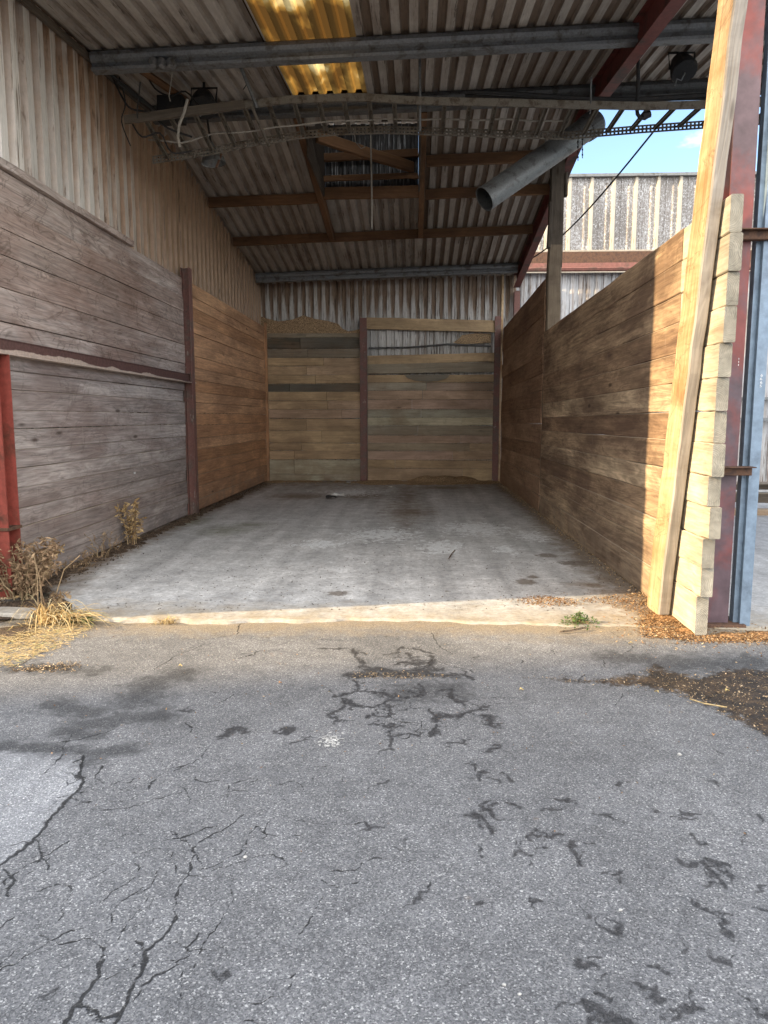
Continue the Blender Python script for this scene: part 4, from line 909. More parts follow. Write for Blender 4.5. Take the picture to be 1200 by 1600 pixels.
for (a, b), Y, r, lab in ((((656,90),(656,205)), 9.35, 0.016, 'straight hanger rod near the middle of the cable ladder'), (((376,104),(402,168)), 9.2, 0.022, 'dark slanting hanger strap left of the yellow rooflight'), (((924,120),(922,178)), 9.25, 0.01, 'thin hanger rod beside the red rafter')):
    mb = MB(); mb.tube([ony(*a, Y-0.15), ony(*b, Y)], r, 6); tag(mb.build('hanger_rod', GALVD), lab, 'hanger', 'cable ladder hangers')
mb = MB(); q = [(997,78),(997,120),(996,150),(995,168),(996,178),(1000,184),(1008,185),(1014,181)]
mb.tube([ony(a, b, 9.3) for a, b in q], 0.022, 8); mb.tube([ony(1004, 182, 9.3), ony(1016, 178, 9.3)], 0.04, 8); tag(mb.build('bent_conduit', BLACK), 'black conduit dropping from the roof and hooking over the cable ladder', 'conduit')
for (u, v), lab in ((((520,150),(548,280)), ''),):
    mb = MB(); mb.tube([ony(392, 163, 9.15), ony(420, 228, 9.95)], 0.02, 6); tag(mb.build('rail_coupler', TRAY), 'diagonal coupler bar at the kink of the cable ladder', 'bracket')

for k, (path, Y, r, lab) in enumerate((([(172,112),(190,150),(205,170),(232,176),(262,200),(300,214)], 9.3, .012, 'sagging dark flex from the purlin end to the cable ladder'),
    ([(225,108),(242,138),(266,150),(290,143),(318,168),(360,160)], 9.7, .011, 'looping dark flex past the left floodlight'),
    ([(205,190),(222,214),(250,208),(268,238),(300,236)], 9.35, .010, 'tangled dark flex under the left end of the cable ladder'),
    ([(186,120),(196,160),(190,190),(204,228)], 9.25, .008, 'dark flex hanging down beside the left cladding'))):
    P0 = [ony(a, b, Y) for a, b in path]; P1 = []
    for i in range(len(P0)-1):
        q0, q1, q2, q3 = P0[max(i-1, 0)], P0[i], P0[i+1], P0[min(i+2, len(P0)-1)]
        for u in (0, .25, .5, .75): P1.append(0.5*((2*q1)+(q2-q0)*u+(2*q0-5*q1+4*q2-q3)*u*u+(3*q1-q0-3*q2+q3)*u**3))
    P1.append(P0[-1]); mb = MB(); mb.tube(P1, r, 6); tag(mb.build('loose_flex', BLACK), lab, 'cable')
# duct
a = ony(757, 311, 10.25); b = ony(918, 200, 10.85); dv = (b-a).normalized()
t = thing('duct', a, 'spiral galvanised duct hanging diagonally with its open end down', 'duct')
mb = MB(); n = 60; rad = 0.16; rings = []
up = dv.cross(Vector((0, 0, 1))).normalized(); vv = dv.cross(up)
for i in range(n+1):
    rr = rad*(1+0.018*(1 if i % 2 else 0)); rings.append([mb.vert(a+(b-a)*(i/n)+(up*math.cos(k*math.pi/14)+vv*math.sin(k*math.pi/14))*rr) for k in range(28)])
mb.loft(rings, False)
inner = [[mb.vert(a+(b-a)*(i/6)+(up*math.cos(k*math.pi/14)+vv*math.sin(k*math.pi/14))*(rad-0.006)) for k in reversed(range(28))] for i in range(7)]
mb.loft(inner, False)
for k in range(28): j = (k+1) % 28; mb.face(rings[0][k], rings[0][j], inner[0][27-j], inner[0][27-k])
mb.build('spiral_tube', DUCT, t, True)
mb = MB(); mb.tube([b-dv*0.05, b+dv*0.02, b+dv*0.14, b+dv*0.18], [0.172, 0.178, 0.178, 0.16], 24); mb.build('end_collar', GALVD, t, False)
mb = MB(); mb.tube([a-dv*0.004, a+dv*0.03], [0.167, 0.167], 28, caps=False); mb.build('end_rim', DUCT, t)

# lamps and clutter
def floodlight(px, py, Y, r, label):
    c = ony(px, py, Y); t = thing('floodlight', c, label, 'floodlight', 'old floodlights under the roof')
    mb = MB(); d = Vector((0.1, -0.55, -0.8)).normalized()
    mb.tube([c-d*r*1.0, c-d*r*0.8, c-d*r*0.1, c+d*r*0.55, c+d*r*0.75], [r*.45, r*.7, r*.95, r*1.08, r*1.0], 20); mb.build('housing', BLACK, t)
    mb = MB(); mb.tube([c+Vector((-r, 0, -.2*r)), c+Vector((-r*1.05, 0.05, r*1.2)), c+Vector((r*1.05, 0.05, r*1.2)), c+Vector((r, 0, -.2*r))], 0.014, 6); mb.build('bracket', BLACK, t)
    mb = MB(); mb.tube([c+Vector((0, .05, r*1.2)), Vector((c.x, c.y+.05, roof_z(c.x, c.y)))], 0.018, 6); mb.build('stem', BLACK, t)
    mb = MB(); mb.tube([c+d*r*.8, c+d*r*.8+Vector((-.04, 0, -.09)), c+d*r*.8+Vector((-.09, 0, -.07)), c+d*r*.8+Vector((-.11, 0, -.15))], 0.010, 6); mb.build('cord', GALV, t)
floodlight(1066, 104, 9.8, 0.15, 'dark round floodlight under the roof at the upper right')
floodlight(318, 160, 10.0, 0.16, 'dark round floodlight above the left end of the cable ladder')
c = ony(268, 172, 9.9); t = thing('junction_box', c, 'dark junction box in the clutter at the left end of the cable ladder', 'electrical box')
mb = MB(); mb.box(c+Vector((-.16, -.08, -.16)), c+Vector((.16, .1, .16)), .4, .015); mb.build('case', BLACK, t)
mb = MB(); mb.box(c+Vector((-.14, -.095, -.13)), c+Vector((.14, -.082, .13)), .4, .004); mb.build('lid', BLACK, t)
c = ony(330, 238, 10.35); t = thing('lamp_shade', c, 'conical metal lamp shade hanging below the left part of the cable ladder', 'lamp')
mb = MB(); mb.tube([c+Vector((0, 0, .12)), c+Vector((0.01, 0, .07)), c+Vector((0.03, -.02, -.09)), c+Vector((.035, -.02, -.15))], [.03, .05, .15, .165], 20, caps=False); mb.build('cone', DUCT, t)
mb = MB(); mb.tube([c+Vector((0, 0, .12)), c+Vector((-.05, 0.05, .4)), (c.x-.05, c.y+.05, roof_z(c.x, c.y))], .015, 6); mb.build('stem', BLACK, t)
mb = MB(); mb.beam(ony(338, 262, 10.2), ony(346, 240, 10.25), .03, .02, (1, 0, 0), .5); mb.build('clip', RUST, t)
for (p0, p1), Y0, Y1, r, m, lab in ((((168,112),(262,188)), 9.0, 10.0, .02, BLACK, 'thin dark pipe slanting down from the purlin end, upper of two at the left'), (((182,128),(246,176)), 9.1, 9.8, .016, BLACK, 'thin dark pipe slanting down from the purlin end, lower of two at the left'), (((207,100),(292,158)), 9.0, 10.2, .045, WOOD_ROOF, 'brown batten slanting from the purlin to the left floodlight')):
    mb = MB(); mb.tube([ony(*p0, Y0), ony(*p1, Y1)], r, 6); tag(mb.build('slanting_pipe' if m is BLACK else 'slanting_batten', m), lab, 'pipe' if m is BLACK else 'timber')
for k, px in enumerate((240, 253, 267)):
    c = ony(px, 101+k*0.5, 8.78); mb = MB(); mb.tube([c+Vector((0, .06, .03)), c+Vector((0, 0, 0.03)), c+Vector((0, -.02, -.02))], [.05, .05, .03], 10)
    tag(mb.build('insulator', GALV), ('leftmost', 'middle', 'rightmost')[k]+' of three small round insulators on the purlin at the upper left', 'insulator', 'insulators on the purlin')
for path, Y, r, m, lab in (([(269,108),(268,125),(264,150),(266,158)], 9.2, .007, WHITEC, 'thin pale wire dangling from the rightmost insulator'), ([(293,155),(288,175),(280,195),(278,215),(281,230)], 9.15, .018, WHITEC, 'pale strap hanging over the left end of the cable ladder'), ([(219,128),(217,150),(214,172),(215,185)], 9.1, .009, BLACK, 'thin dark wire hanging at the far left end of the cable ladder'), ([(388,128),(380,140)], 9.2, .006, BLACK, 'short stay wire on the slanting hanger strap'),
    ([(552,200),(556,222),(564,232),(571,229)], 11.9, .008, WHITEC, 'curled pale wire end at the top of the roof hatch')):
    mb = MB(); mb.tube([ony(a, b, Y) for a, b in path], r, 6); tag(mb.build('hanging_wire', m), lab, 'wire')
mb = MB(); mb.tube([ony(579, 208, 12.2), ony(580, 255, 12.2), ony(581, 300, 12.2), ony(581, 358, 12.2)], 0.013, 6); tag(mb.build('hanging_rope', WHITEC), 'pale rope hanging straight down from the roof hatch', 'rope')
mb = MB(); mb.tube([ony(600, 352, 15.35)+Vector((0, 0, 0)), ony(600, 352, 15.35)+Vector((.05, 0, 0))], .01, 5)
mb = MB(); n = 14
p0, p1 = ony(1040, 182, 9.7), ony(812, 415, 18.2)
mb.tube([p0+(p1-p0)*(i/n)-Vector((0, 0, 0.25*math.sin(math.pi*i/n))) for i in range(n+1)], 0.014, 6); tag(mb.build('overhead_cable', BLACK), 'thin dark cable running diagonally across the sky to the red gutter', 'cable')
for k, px in enumerate((903, 910)):
    mb = MB(); y0, y1 = (216, 252) if k == 0 else (212, 248)
    for i in range(9):
        a = ony(px, y0+(y1-y0)*i/9, 10.3); b = ony(px+0.3, y0+(y1-y0)*(i+.8)/9, 10.3); mb.tube([a, b], .011 if i % 2 else .006, 5)
    tag(mb.build('hanging_chain', BLACK), ('left', 'right')[k]+' one of two short chains hanging against the sky beside the duct', 'chain', 'hanging chains')

# ------------------------------------------------------------------ plants and litter
def gz(x, y): return 0.0 if y > slab_front(x) else float(az(np.array([[x, y]]))[0])
def dead_weed(name, base, h, nst, spread, leaves, lsz, mats, label, cat='weed', droop=0.3, group=None):
    t = thing(name, base, label, cat, group); st = MB(); lf = MB(); base = Vector(base)
    for i in range(nst):
        a = random.uniform(0, 6.28); d = Vector((math.cos(a), math.sin(a)*0.7, 0)); hh = h*random.uniform(.55, 1.0); sp = spread*random.uniform(.2, 1)
        o = base+d*random.uniform(0, spread*.35); pts = [o]; N = 7
        for k in range(1, N+1):
            u = k/N; pts.append(o+d*sp*u**1.3+Vector((random.gauss(0, .012), random.gauss(0, .012), hh*(u-droop*u*u*.5))))
        r0 = 0.0045*h/.5+.001; st.tube(pts, [r0*(1-.75*k/N) for k in range(N+1)], 5)
        for k in range(leaves):
            u = random.uniform(.12, 1)**.8; f = u*N; i0 = min(int(f), N-1); p = pts[i0].lerp(pts[i0+1], f-i0)
            dr = Vector((random.gauss(0, 1), random.gauss(0, 1), random.gauss(-.5, .7))).normalized(); L = lsz*random.uniform(.5, 1.3)
            s = dr.cross(Vector((random.gauss(0, 1), random.gauss(0, 1), random.gauss(0, 1)))).normalized()
            c = p+dr*L*1.1; lf.quad(c, dr*L, s*L*.42, None, L*random.uniform(-.35, .35))
            if random.random() < .35: st.tube([p, c], .0012, 4)
    st.build('stems', mats[0], t); lf.build('leaves', mats[1], t); return t
def blades(mb, base, n, ln, spread, width, up=1.0, bias=(0, 0), rr=None):
    for i in range(n):
        a = random.uniform(0, 6.28); d = Vector((math.cos(a)+bias[0], math.sin(a)*.8+bias[1], 0)); o = Vector(base)+Vector((random.gauss(0, spread*.35), random.gauss(0, spread*.25), 0)); L = ln*random.uniform(.45, 1.1); up_ = up*random.uniform(.3, 1.1)
        side = Vector((-d.y, d.x, 0)).normalized(); r = random.random() if rr is None else rr; N = 7; prev = None; curl = random.uniform(.7, 1.6)
        for k in range(N+1):
            u = k/N; p = o+d*L*.75*u**1.1+Vector((0, 0, max(L*(up_*u-curl*.62*up_*u*u*u*1.15), -0.0)+.004))
            w = width*(1-u)**.6*random.uniform(.8, 1.1); q = (mb.vert(p-side*w, r=r), mb.vert(p+side*w+Vector((0, 0, w*.5)), r=r))
            if prev: mb.face(prev[0], prev[1], q[1], q[0])
            prev = q
def on_ground(px, py, z=0): p = onz(px, py, z); return Vector((p.x, p.y, z))
dead_weed('dried_weed', on_ground(206, 852), 0.64, 8, .17, 46, .032, (STEM, LEAF_DRY), 'tall tan dried weed with curled leaves against the left plank wall', droop=.1)
dead_weed('dried_weed', on_ground(158, 872), .46, 9, .30, 14, .014, (STEM, LEAF_BRN), 'sparse thin brown dried weed between the tan weed and the bushy clump', droop=.35)
dead_weed('dried_weed', on_ground(178, 862), .34, 7, .25, 12, .013, (STEM, LEAF_BRN), 'low wispy brown weed at the foot of the tan dried weed', droop=.5)
dead_weed('dead_bush', on_ground(35, 935), .66, 34, .36, 46, .028, (STEM, LEAF_BRN), 'bushy brown dead weed clump at the foot of the red post', droop=.35)
dead_weed('dead_bush', on_ground(-30, 930), .55, 18, .36, 30, .026, (STEM, LEAF_BRN), 'brown dead weed clump cut by the left edge of the photo', droop=.3)
dead_weed('dried_weed', on_ground(110, 893), .22, 8, .3, 10, .018, (STEM, LEAF_BRN), 'low flattened dead stalks along the wall beside the bushy clump', droop=.8)
dead_weed('dead_bush', on_ground(62, 912), .48, 22, .26, 24, .024, (STEM, LEAF_DRY), 'tan dead weed clump right of the red post, behind the large grass tuft', droop=.3)
dead_weed('dried_weed', on_ground(135, 884), .26, 9, .26, 22, .016, (STEM, LEAF_BRN), 'matted brown stalks between the flattened stalks and the sparse thin weed', droop=.6)
mb = MB(); g = on_ground(85, 972, -.03); blades(mb, g, 130, .46, .24, .006, 1.0, (.25, -.25)); blades(mb, g+Vector((.12, 0.0, 0)), 70, .36, .18, .006, .8, (.6, -.3)); blades(mb, g+Vector((-.1, -.05, 0)), 90, .25, .3, .004, .35, (-.2, -.5))
t = thing('grass_tuft', g, 'large straw-coloured grass tuft at the left corner of the concrete', 'grass tuft'); mb.build('blades', STRAW, t)
mb = MB()
for px, py in ((52, 868), (62, 862), (120, 905)):
    pass
for q in ([(60,955),(58,900),(54,872),(46,866)], [(66,955),(62,905),(56,880)], [(80,952),(100,890),(125,868)], [(72,955),(64,920),(68,900),(82,918)]):
    mb.tube([ony(a, b, g.y+.0) for a, b in q], [.005, .004, .003, .002][:len(q)], 5)
for i in range(60):
    c = ony(random.gauss(92, 6), random.uniform(925, 948), g.y-.02); mb.quad(c, Vector((random.gauss(0, .02), 0, .022)), Vector((.008, random.gauss(0, .01), 0)), random.random())
mb.build('tall_stalks', STEM, t)
mb = MB(); blades(mb, g+Vector((.16, -.02, 0)), 26, .2, .1, .006, .8, (.8, -.2)); mb.build('green_blades', GREEN, t)
mb = MB(); g = on_ground(262, 974, -.03); blades(mb, g, 130, .15, .11, .003, .9, (-.1, -.3), None); t = thing('grass_tuft', g, 'small golden grass tuft at the front edge of the concrete', 'grass tuft'); mb.build('blades', STRAW, t)
g = on_ground(905, 976, -.01); t = thing('green_weed', g, 'small leafy green weed at the front edge of the concrete', 'weed'); mb = MB(); st = MB()
for i in range(420):
    a = random.uniform(0, 6.28); r = abs(random.gauss(0, .085)); zz = max(.008, .10*(1-r/.2)*random.uniform(.2, 1.1)); p = g+Vector((math.cos(a)*r*1.15, math.sin(a)*r*.9, zz)); L = random.uniform(.007, .016); n1 = Vector((random.gauss(0, 1), random.gauss(0, 1), random.gauss(0, .5))).normalized(); mb.quad(p, n1*L, n1.cross(Vector((random.gauss(0, .4), random.gauss(0, .4), 1))).normalized()*L*.6, None, L*.2)
    if i % 6 == 0: st.tube([g+Vector((math.cos(a)*.01, 0, 0)), g.lerp(p, .5)+Vector((0, 0, .012)), p], .0014, 4)
mb.build('leaves', GREEN, t); st.build('stems', STEM, t)
mb = MB(); p = on_ground(893, 989, -.012); mb.tube([p+Vector((-.09, -.02, .015)), p+Vector((0, 0, .02)), p+Vector((.08, .03, .03)), p+Vector((.12, .06, .025))], .007, 6); tag(mb.build('twig', DIRTM), 'short dark twig lying under the green weed', 'twig')

def scatter(name, mat, label, sampler, n, size, flat=.35, z0=.004, lo_hi=(.5, 1.6)):
    mb = MB()
    for i in range(n):
        x, y, h = sampler(); L = size*random.uniform(*lo_hi); d = Vector((random.gauss(0, 1), random.gauss(0, 1), random.gauss(0, flat))).normalized(); s = d.cross(Vector((random.gauss(0, flat), random.gauss(0, flat), 1))).normalized()
        mb.quad((x, y, gz(x, y)+z0+h), d*L, s*L*random.uniform(.25, .6), None, L*random.uniform(-.3, .3))
    return mb
def mound(mb, pts, hgt, r=None):
    """low irregular heap: list of (x,y,radius)"""
    for x, y, rad in pts:
        rings = []; z = gz(x, y)
        for k in range(6):
            u = k/5; rr = rad*(1-u)+.003; zz = hgt*(1-(1-u)**2)*random.uniform(.85, 1.1)
            rings.append([mb.vert((x+math.cos(q*.393)*rr*random.uniform(.86, 1.12), y+math.sin(q*.393)*rr*random.uniform(.86, 1.12), z+zz-.012), r=random.uniform(.2, .7)) for q in range(16)])
        mb.loft(rings)
def poly_sampler(poly, hfun=None):
    g = [onz(*p) for p in poly]; xs = [p.x for p in g]; ys = [p.y for p in g]
    def inside(x, y):
        c = False
        for i in range(len(g)):
            a, b = g[i], g[i-1]
            if (a.y > y) != (b.y > y) and x < (b.x-a.x)*(y-a.y)/(b.y-a.y)+a.x: c = not c
        return c
    def f():
        while True:
            x = random.uniform(min(xs), max(xs)); y = random.uniform(min(ys), max(ys))
            if inside(x, y): return x, y, (hfun(x, y) if hfun else 0)*random.random()
    return f
def jitter(s, k):
    def f():
        x, y, h = s(); return x+random.gauss(0, k), y+random.gauss(0, k), h
    return f
def spread(s, k, far):
    def f():
        x, y, h = s(); q = far if random.random() < .14 else k; return x+random.gauss(0, q), y+random.gauss(0, q*.8), h
    return f
# wood chip spill round the foot of the upright and the sleeper ends
A = poly_sampler([(1012,925),(1055,952),(1062,968),(1100,990),(1200,985),(1260,985),(1260,998),(1100,1000),(1010,992),(1000,975),(1020,955)]); B = poly_sampler([(812,935),(850,931),(900,938),(902,946),(850,947),(815,943)]); C_ = poly_sampler([(900,938),(960,930),(1012,927),(1045,955),(1030,968),(960,945)])
mb = scatter('x', CHIP, '', spread(A, .03, .16), 9000, .010); m2 = scatter('x', CHIP, '', spread(B, .03, .12), 1000, .009); m3 = scatter('x', CHIP, '', spread(C_, .04, .15), 1700, .008)
mound(mb, [(onz(1040,965).x, onz(1040,965).y, .20), (onz(1075,983).x, onz(1075,983).y, .16), (onz(1140,990).x, onz(1140,990).y, .13), (onz(1190,988).x, onz(1190,988).y, .14)], .022)
for q in (m2, m3):
    i0 = len(mb.v); mb.v += q.v; mb.gc += q.gc; mb.r += q.r; mb.val += q.val; mb.f += [tuple(i+i0 for i in f) for f in q.f]
tag(mb.build('wood_chips', CHIP), 'orange-brown wood chips spilled round the foot of the sleeper wall', 'wood chips', kind='stuff')
# sweepings along the back wall
mb = MB()
mound(mb, [(random.uniform(-1.1, 2.0), YB-random.uniform(.05, .5), random.uniform(.2, .6)) for i in range(26)], .055); mound(mb, [(.3, YB-.1, .5), (.75, YB-.1, .55), (1.2, YB-.1, .5)], .17)
mound(mb, [(random.uniform(-3.5, -1.3), YB-random.uniform(0, .2), random.uniform(.1, .35)) for i in range(14)], .035)
S = lambda: (random.uniform(-3.5, 2.0), YB-abs(random.gauss(0, .55)), 0.0); m2 = scatter('x', SAWD, '', S, 2600, .014)
i0 = len(mb.v); mb.v += m2.v; mb.gc += m2.gc; mb.r += m2.r; mb.val += m2.val; mb.f += [tuple(i+i0 for i in f) for f in m2.f]
tag(mb.build('sweepings', SAWD), 'brown sweepings heaped along the foot of the back wall', 'sweepings', kind='stuff')
# dark debris along both side walls
def left_s():
    y = random.uniform(5.9, 17.5); return XL+abs(random.gauss(0, .10 if y > 9 else .16))+.02, y, random.random()*.02
def right_s():
    y = random.uniform(6.2, 17.5); return XR-abs(random.gauss(0, .07))-.01, y, random.random()*.02
mb = MB(); mound(mb, [(XL+.06+random.uniform(0, .06), 6.6+.28*i, random.uniform(.09, .2)) for i in range(30)], .045); mound(mb, [(onz(a, b).x, onz(a, b).y, r) for a, b, r in ((20,950,.3),(60,945,.28),(10,985,.3),(-40,960,.4))], .03)
m2 = scatter('x', DIRTM, '', left_s, 2600, .014, .6); i0 = len(mb.v); mb.v += m2.v; mb.gc += m2.gc; mb.r += m2.r; mb.val += m2.val; mb.f += [tuple(i+i0 for i in f) for f in m2.f]
tag(mb.build('verge_debris', DIRTM), 'dark soil and leaf debris along the foot of the left plank walls', 'debris', kind='stuff')
tag(scatter('x', SAWD, '', right_s, 1700, .012, .6).build('grain_debris', SAWD), 'brown dusty debris along the foot of the right walls', 'debris', kind='stuff')
# straw thatch at the left edge of the asphalt
T_ = poly_sampler([(-60,1000),(30,985),(120,965),(140,975),(90,1005),(40,1025),(-60,1050)]); mb = MB()
for i in range(2600):
    x, y, _ = T_(); x += random.gauss(0, .05); y += random.gauss(0, .04); a = random.gauss(.5, .9); Ls = random.uniform(.012, .045)
    mb.quad((x, y, gz(x, y)+random.uniform(.003, .018)), Vector((math.cos(a)*Ls, math.sin(a)*Ls, random.gauss(0, .004))), Vector((-math.sin(a), math.cos(a), .2))*random.uniform(.0015, .0035), None, .001)
tag(mb.build('straw_thatch', STRAW), 'flat yellow straw thatch on the asphalt below the large grass tuft', 'straw', kind='stuff')
D_ = poly_sampler([(830,1050),(920,1060),(1000,1063),(1050,1074),(1100,1092),(1160,1122),(1240,1160),(1260,1036),(1200,1042),(1130,1040),(1080,1052),(1010,1035),(1004,1047),(940,1054)])
E_ = poly_sampler([(548,1051),(600,1055),(650,1054),(706,1049),(640,1046),(560,1045)]); G_ = poly_sampler([(18,1034),(60,1030),(110,1026),(126,1030),(118,1040),(70,1043),(20,1042)])
mb = scatter('x', CHIP, '', spread(D_, .02, .08), 1300, .0065); 
for q in (scatter('x', CHIP, '', spread(E_, .02, .06), 300, .006), scatter('x', CHIP, '', spread(G_, .02, .06), 350, .007)):
    i0 = len(mb.v); mb.v += q.v; mb.gc += q.gc; mb.r += q.r; mb.val += q.val; mb.f += [tuple(i+i0 for i in f) for f in q.f]
tag(mb.build('wet_chaff', SAWD), 'brown chaff washed onto the dark wet patches of the asphalt', 'chaff', kind='stuff')
# flecks of dry debris over the yard and floor
def fleck():
    px = random.uniform(-50, 1250); py = 960+abs(random.gauss(0, 130)); p = onz(px, min(py, 1590)); return p.x, p.y, 0
def fleck2():
    px = random.uniform(150, 980); py = random.uniform(765, 955); p = onz(px, py); return p.x, p.y, 0
tag(scatter('x', CHIP, '', fleck, 420, .006, .2).build('dry_flecks', CHIP), 'tiny dry flecks of chaff scattered over the asphalt', 'chaff', kind='stuff')
tag(scatter('x', LITTER, '', fleck2, 260, .007, .2).build('pale_chips', LITTER), 'tiny pale chips and husks scattered over the concrete bay floor', 'husks', kind='stuff')
tag(scatter('x', DIRTM, '', fleck2, 2400, .009, .2).build('floor_crumbs', DIRTM), 'dark crumbs scattered over the concrete bay floor', 'crumbs', kind='stuff')

def leaf(px, py, L, mat, label, ang):
    p = on_ground(px, py); p.z = gz(p.x, p.y)+.012; mb = MB(); d = Vector((math.cos(ang), math.sin(ang), .15)); s = Vector((-d.y, d.x, .1)); N = 6; prev = None; n = Vector((0, 0, 1))
    for k in range(N+1):
        u = k/N; w = L*.42*math.sin(math.pi*min(u*.92+.04, 1))**.8*(1+.25*(k % 2)); c = p+d*L*(u-.5)*2*.6+n*(.006*math.sin(u*5)); q = (mb.vert(c-s*w+n*.005, r=.3), mb.vert(c, r=.6), mb.vert(c+s*w+n*.006, r=.8))
        if prev: mb.face(prev[0], prev[1], q[1], q[0]); mb.face(prev[1], prev[2], q[2], q[1])
        prev = q
    t = thing('fallen_leaf', p, label, 'leaf', 'fallen leaves'); mb.build('blade', mat, t)
    mb = MB(); mb.tube([p-d*L*.6, p-d*L*.95+Vector((0, 0, .003))], .0013, 4); mb.build('stalk', STEM, t)
leaf(1137, 1074, .024, LEAF_Y, 'yellow fallen leaf on the dark wet dirt at the right', .4); leaf(1115, 1142, .022, LEAF_O, 'orange fallen leaf on dry asphalt below the wet dirt', 1.2); leaf(1026, 1075, .022, LEAF_Y, 'yellow fallen leaf at the lower rim of the dark wet dirt', 2.2); leaf(815, 1072, .02, LEAF_Y, 'small yellow fallen leaf left of the wet dirt tongue', .2); leaf(985, 1003, .022, LEAF_Y, 'pale yellow fallen leaf in front of the wood chips', 2.8); leaf(438, 1064, .018, LEAF_O, 'small rusty fallen leaf left of the central damp crack patch', 1.0); leaf(282, 1036, .018, LEAF_Y, 'pale fallen leaf in front of the small golden tuft', .1)
mb = MB(); mb.tube([on_ground(1078, 1092, -.018), on_ground(1100, 1099, -.012), on_ground(1136, 1105, -.018)], .004, 5, .6); tag(mb.build('straw_stalk', STRAW), 'single pale straw stalk lying on the edge of the wet dirt', 'straw')
def stone(px, py, r, label):
    p = on_ground(px, py); p.z = gz(p.x, p.y)+r*.4; mb = MB(); rings = []
    for k in range(6):
        th = math.pi*(k+.001)/5.002; rings.append([mb.vert(p+Vector((math.sin(th)*math.cos(q*.785)*r*random.uniform(.75, 1.2), math.sin(th)*math.sin(q*.785)*r*.8*random.uniform(.75, 1.2), math.cos(th)*r*.6)), r=random.random()) for q in range(8)])
    mb.loft(rings); tag(mb.build('pebble', STONE, None, True), label, 'pebble', 'pale pebbles on the asphalt')
stone(788, 1526, .007, 'pale pebble low right of the asphalt centre'); stone(1062, 1170, .012, 'pale pebble on clean asphalt below the orange leaf'); stone(383, 1330, .009, 'pale pebble between the hairline cracks on the left'); stone(812, 1540, .006, 'tiny pale pebble beside the larger pebble low in the photo'); stone(970, 1410, .007, 'pale pebble among the dark spots at the right')
mb = MB(); p = on_ground(515, 1150); p.z = gz(p.x, p.y)
for i in range(160): q = p+Vector((random.gauss(0, .03), random.gauss(0, .04), .004)); mb.quad(q, Vector((random.gauss(0, .007), random.gauss(0, .007), .001)), Vector((random.gauss(0, .005), random.gauss(0, .005), 0)))
tag(mb.build('sand_spot', STONE), 'small pale sandy spot left of the central damp cracks', 'sand', kind='stuff')
def litter(px, py, s, label, mat=LITTER):
    p = on_ground(px, py); mb = MB(); prev = None; N = 5
    for i in range(N):
        q = []
        for j in range(N): q.append(mb.vert(p+Vector(((i/(N-1)-.5)*2*s+random.gauss(0, s*.12), (j/(N-1)-.5)*1.4*s+random.gauss(0, s*.12), .012+abs(random.gauss(0, s*.28)))), r=random.random()))
        if prev:
            for j in range(N-1): mb.face(prev[j], prev[j+1], q[j+1], q[j])
        prev = q
    tag(mb.build('crumpled_paper', mat), label, 'litter', 'litter on the bay floor')
litter(527, 776, .13, 'crumpled white and dark wrapper on the floor near the back wall'); litter(517, 779, .10, 'dark crumpled scrap touching the white wrapper on the floor', BLACK); litter(545, 755, .05, 'small pale scrap at the foot of the back wall, left of its post'); litter(484, 769, .05, 'pale scrap on the floor left of the crumpled wrapper'); litter(188, 856, .03, 'tiny white scrap at the foot of the tan dried weed'); litter(610, 762, .045, 'pale scrap in the sweepings right of the back wall post')
mb = MB(); p = onx(210, 739, XL-.03); mb.box(p+Vector((0, -.03, -.012)), p+Vector((.004, .03, .012)), .5, .0005); tag(mb.build('paper_scrap', LITTER), 'tiny white paper scrap stuck on the grey left boards', 'scrap')
mb = MB(); c = on_ground(28, 962, -.02); mb.beam(c+Vector((-.32, .02, .02)), c+Vector((.16, 0, .02)), .2, .05, (0, 1, 0), .5, 5, .008, .01); tag(mb.build('concrete_block', CONC), 'broken pale concrete slab piece beside the large grass tuft', 'concrete block')
p = onz(705, 868); mb = MB(); mb.tube([(p.x-.04, p.y-.25, .012), (p.x, p.y, .014), (p.x+.06, p.y+.3, .012)], .006, 5); tag(mb.build('stick', DIRTM), 'thin dark stick on the concrete among pale paint flakes', 'stick')

# ------------------------------------------------------------------ surroundings that throw the shade (outside the frame, left)
t = thing('warehouse', (-44, -30, 0), 'tall grey warehouse across the yard', 'building')
FOOT = [(-42, -4.75), (-60, -9.6), (-60, -70), (-42, -70)]
for nm, z0, z1, mm in (('walls', -0.1, 30, CLAD_G), ('parapet', 30.0, 30.6, GALV)):
    mb = MB(); mb.loft([[mb.vert((x, y, z), (z, x+y, 0)) for x, y in FOOT] for z in (z0, z1)]); mb.build(nm, mm, t)

# ------------------------------------------------------------------ light, sky, camera
TRAV = Vector((1.0, 0.225, 0)).normalized(); EL = R(21)
sd = Vector((TRAV.x*math.cos(EL), TRAV.y*math.cos(EL), -math.sin(EL)))
L = bpy.data.lights.new('sun', 'SUN'); L.energy = 3.7; L.angle = R(0.8); L.color = (1.0, 0.76, 0.45)
lo = bpy.data.objects.new('sun', L); COL.objects.link(lo); lo.rotation_euler = sd.to_track_quat('-Z', 'Y').to_euler(); lo.location = (-20, -10, 20)
w = bpy.data.worlds.new('World'); scene.world = w; w.use_nodes = True
nt = w.node_tree; bg = nt.nodes['Background']; bg.inputs['Strength'].default_value = 0.15
sk = nt.nodes.new('ShaderNodeTexSky'); sk.sky_type = 'NISHITA'; sk.sun_disc = False; sk.sun_elevation = EL
sk.sun_rotation = math.atan2(-TRAV.x, -TRAV.y) % (2*math.pi); sk.air_density = 0.85; sk.dust_density = 0.3; sk.ozone_density = 1.3
tc = nt.nodes.new('ShaderNodeTexCoord'); mp = nt.nodes.new('ShaderNodeMapping'); mp.inputs['Scale'].default_value = (1, 1, 2.4)
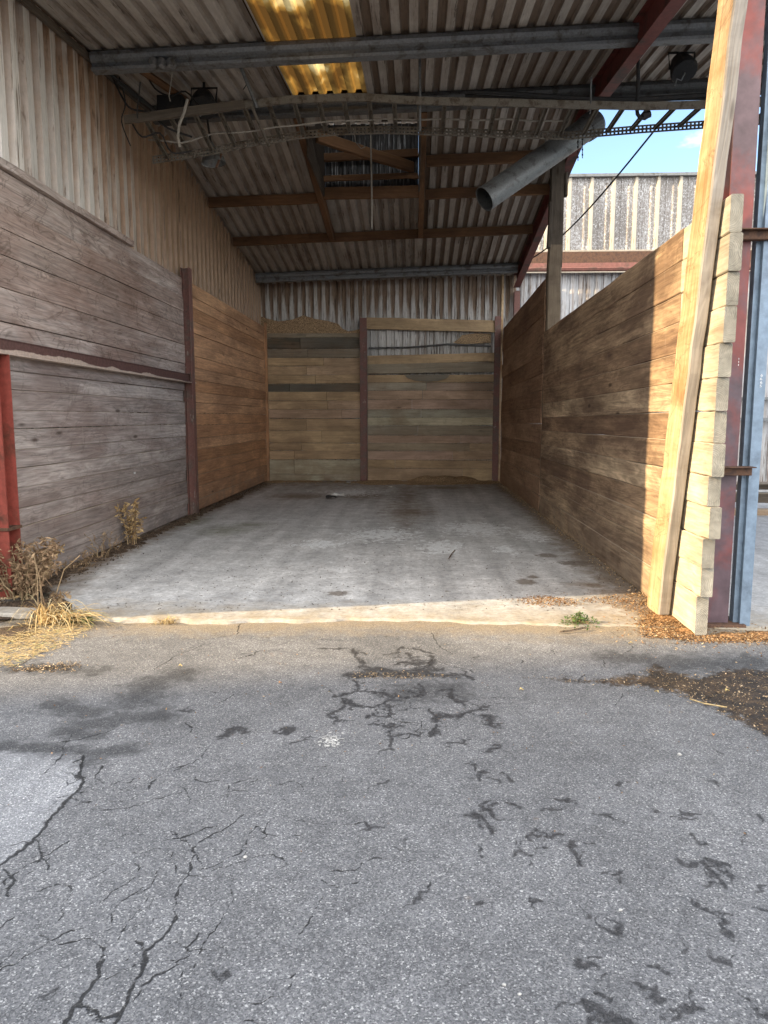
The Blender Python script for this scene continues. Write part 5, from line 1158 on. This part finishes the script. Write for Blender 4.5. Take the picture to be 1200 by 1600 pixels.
nz = nt.nodes.new('ShaderNodeTexNoise'); nz.inputs['Scale'].default_value = 3.1; nz.inputs['Detail'].default_value = 7; nz.inputs['Roughness'].default_value = .55
rp = nt.nodes.new('ShaderNodeValToRGB'); rp.color_ramp.elements[0].position = .53; rp.color_ramp.elements[1].position = .70
mx = nt.nodes.new('ShaderNodeMix'); mx.data_type = 'RGBA'; mx.inputs[7].default_value = (8.5, 8.4, 8.4, 1)
nt.links.new(tc.outputs['Generated'], mp.inputs[0]); nt.links.new(mp.outputs[0], nz.inputs['Vector'])
sx = nt.nodes.new('ShaderNodeSeparateXYZ'); nt.links.new(tc.outputs['Generated'], sx.inputs[0])
bk = nt.nodes.new('ShaderNodeMapRange'); bk.inputs[1].default_value = 0.25; bk.inputs[2].default_value = -0.75; bk.inputs[3].default_value = -0.02; bk.inputs[4].default_value = 0.34; nt.links.new(sx.outputs[1], bk.inputs[0])  # adds an unseen white cloud bank behind the camera to fill the bay
ad = nt.nodes.new('ShaderNodeMath'); ad.operation = 'ADD'; nt.links.new(nz.outputs['Fac'], ad.inputs[0]); nt.links.new(bk.outputs[0], ad.inputs[1]); nt.links.new(ad.outputs[0], rp.inputs[0])
nt.links.new(rp.outputs[0], mx.inputs[0]); nt.links.new(sk.outputs[0], mx.inputs[6]); nt.links.new(mx.outputs[2], bg.inputs[0])

cam = bpy.data.cameras.new('camera'); co = bpy.data.objects.new('camera', cam); COL.objects.link(co)
cam.sensor_fit = 'VERTICAL'; cam.sensor_height = 36; cam.sensor_width = 27; cam.lens = F/1600*36; cam.clip_start = 0.05; cam.clip_end = 1500
from mathutils import Matrix
M = Matrix((CR, CU, -CF)).transposed().to_4x4(); M.translation = CAM; co.matrix_world = M
scene.camera = co
scene.view_settings.view_transform = 'Standard'; scene.view_settings.look = 'None'; scene.view_settings.exposure = 1.53; scene.view_settings.gamma = 1
cy = scene.cycles; cy.max_bounces = 10; cy.diffuse_bounces = 7; cy.glossy_bounces = 3; cy.transmission_bounces = 4; cy.caustics_reflective = False; cy.caustics_refractive = False; cy.sample_clamp_indirect = 8
cy.use_denoising = True
try: cy.denoiser = 'OPENIMAGEDENOISE'
except Exception: pass
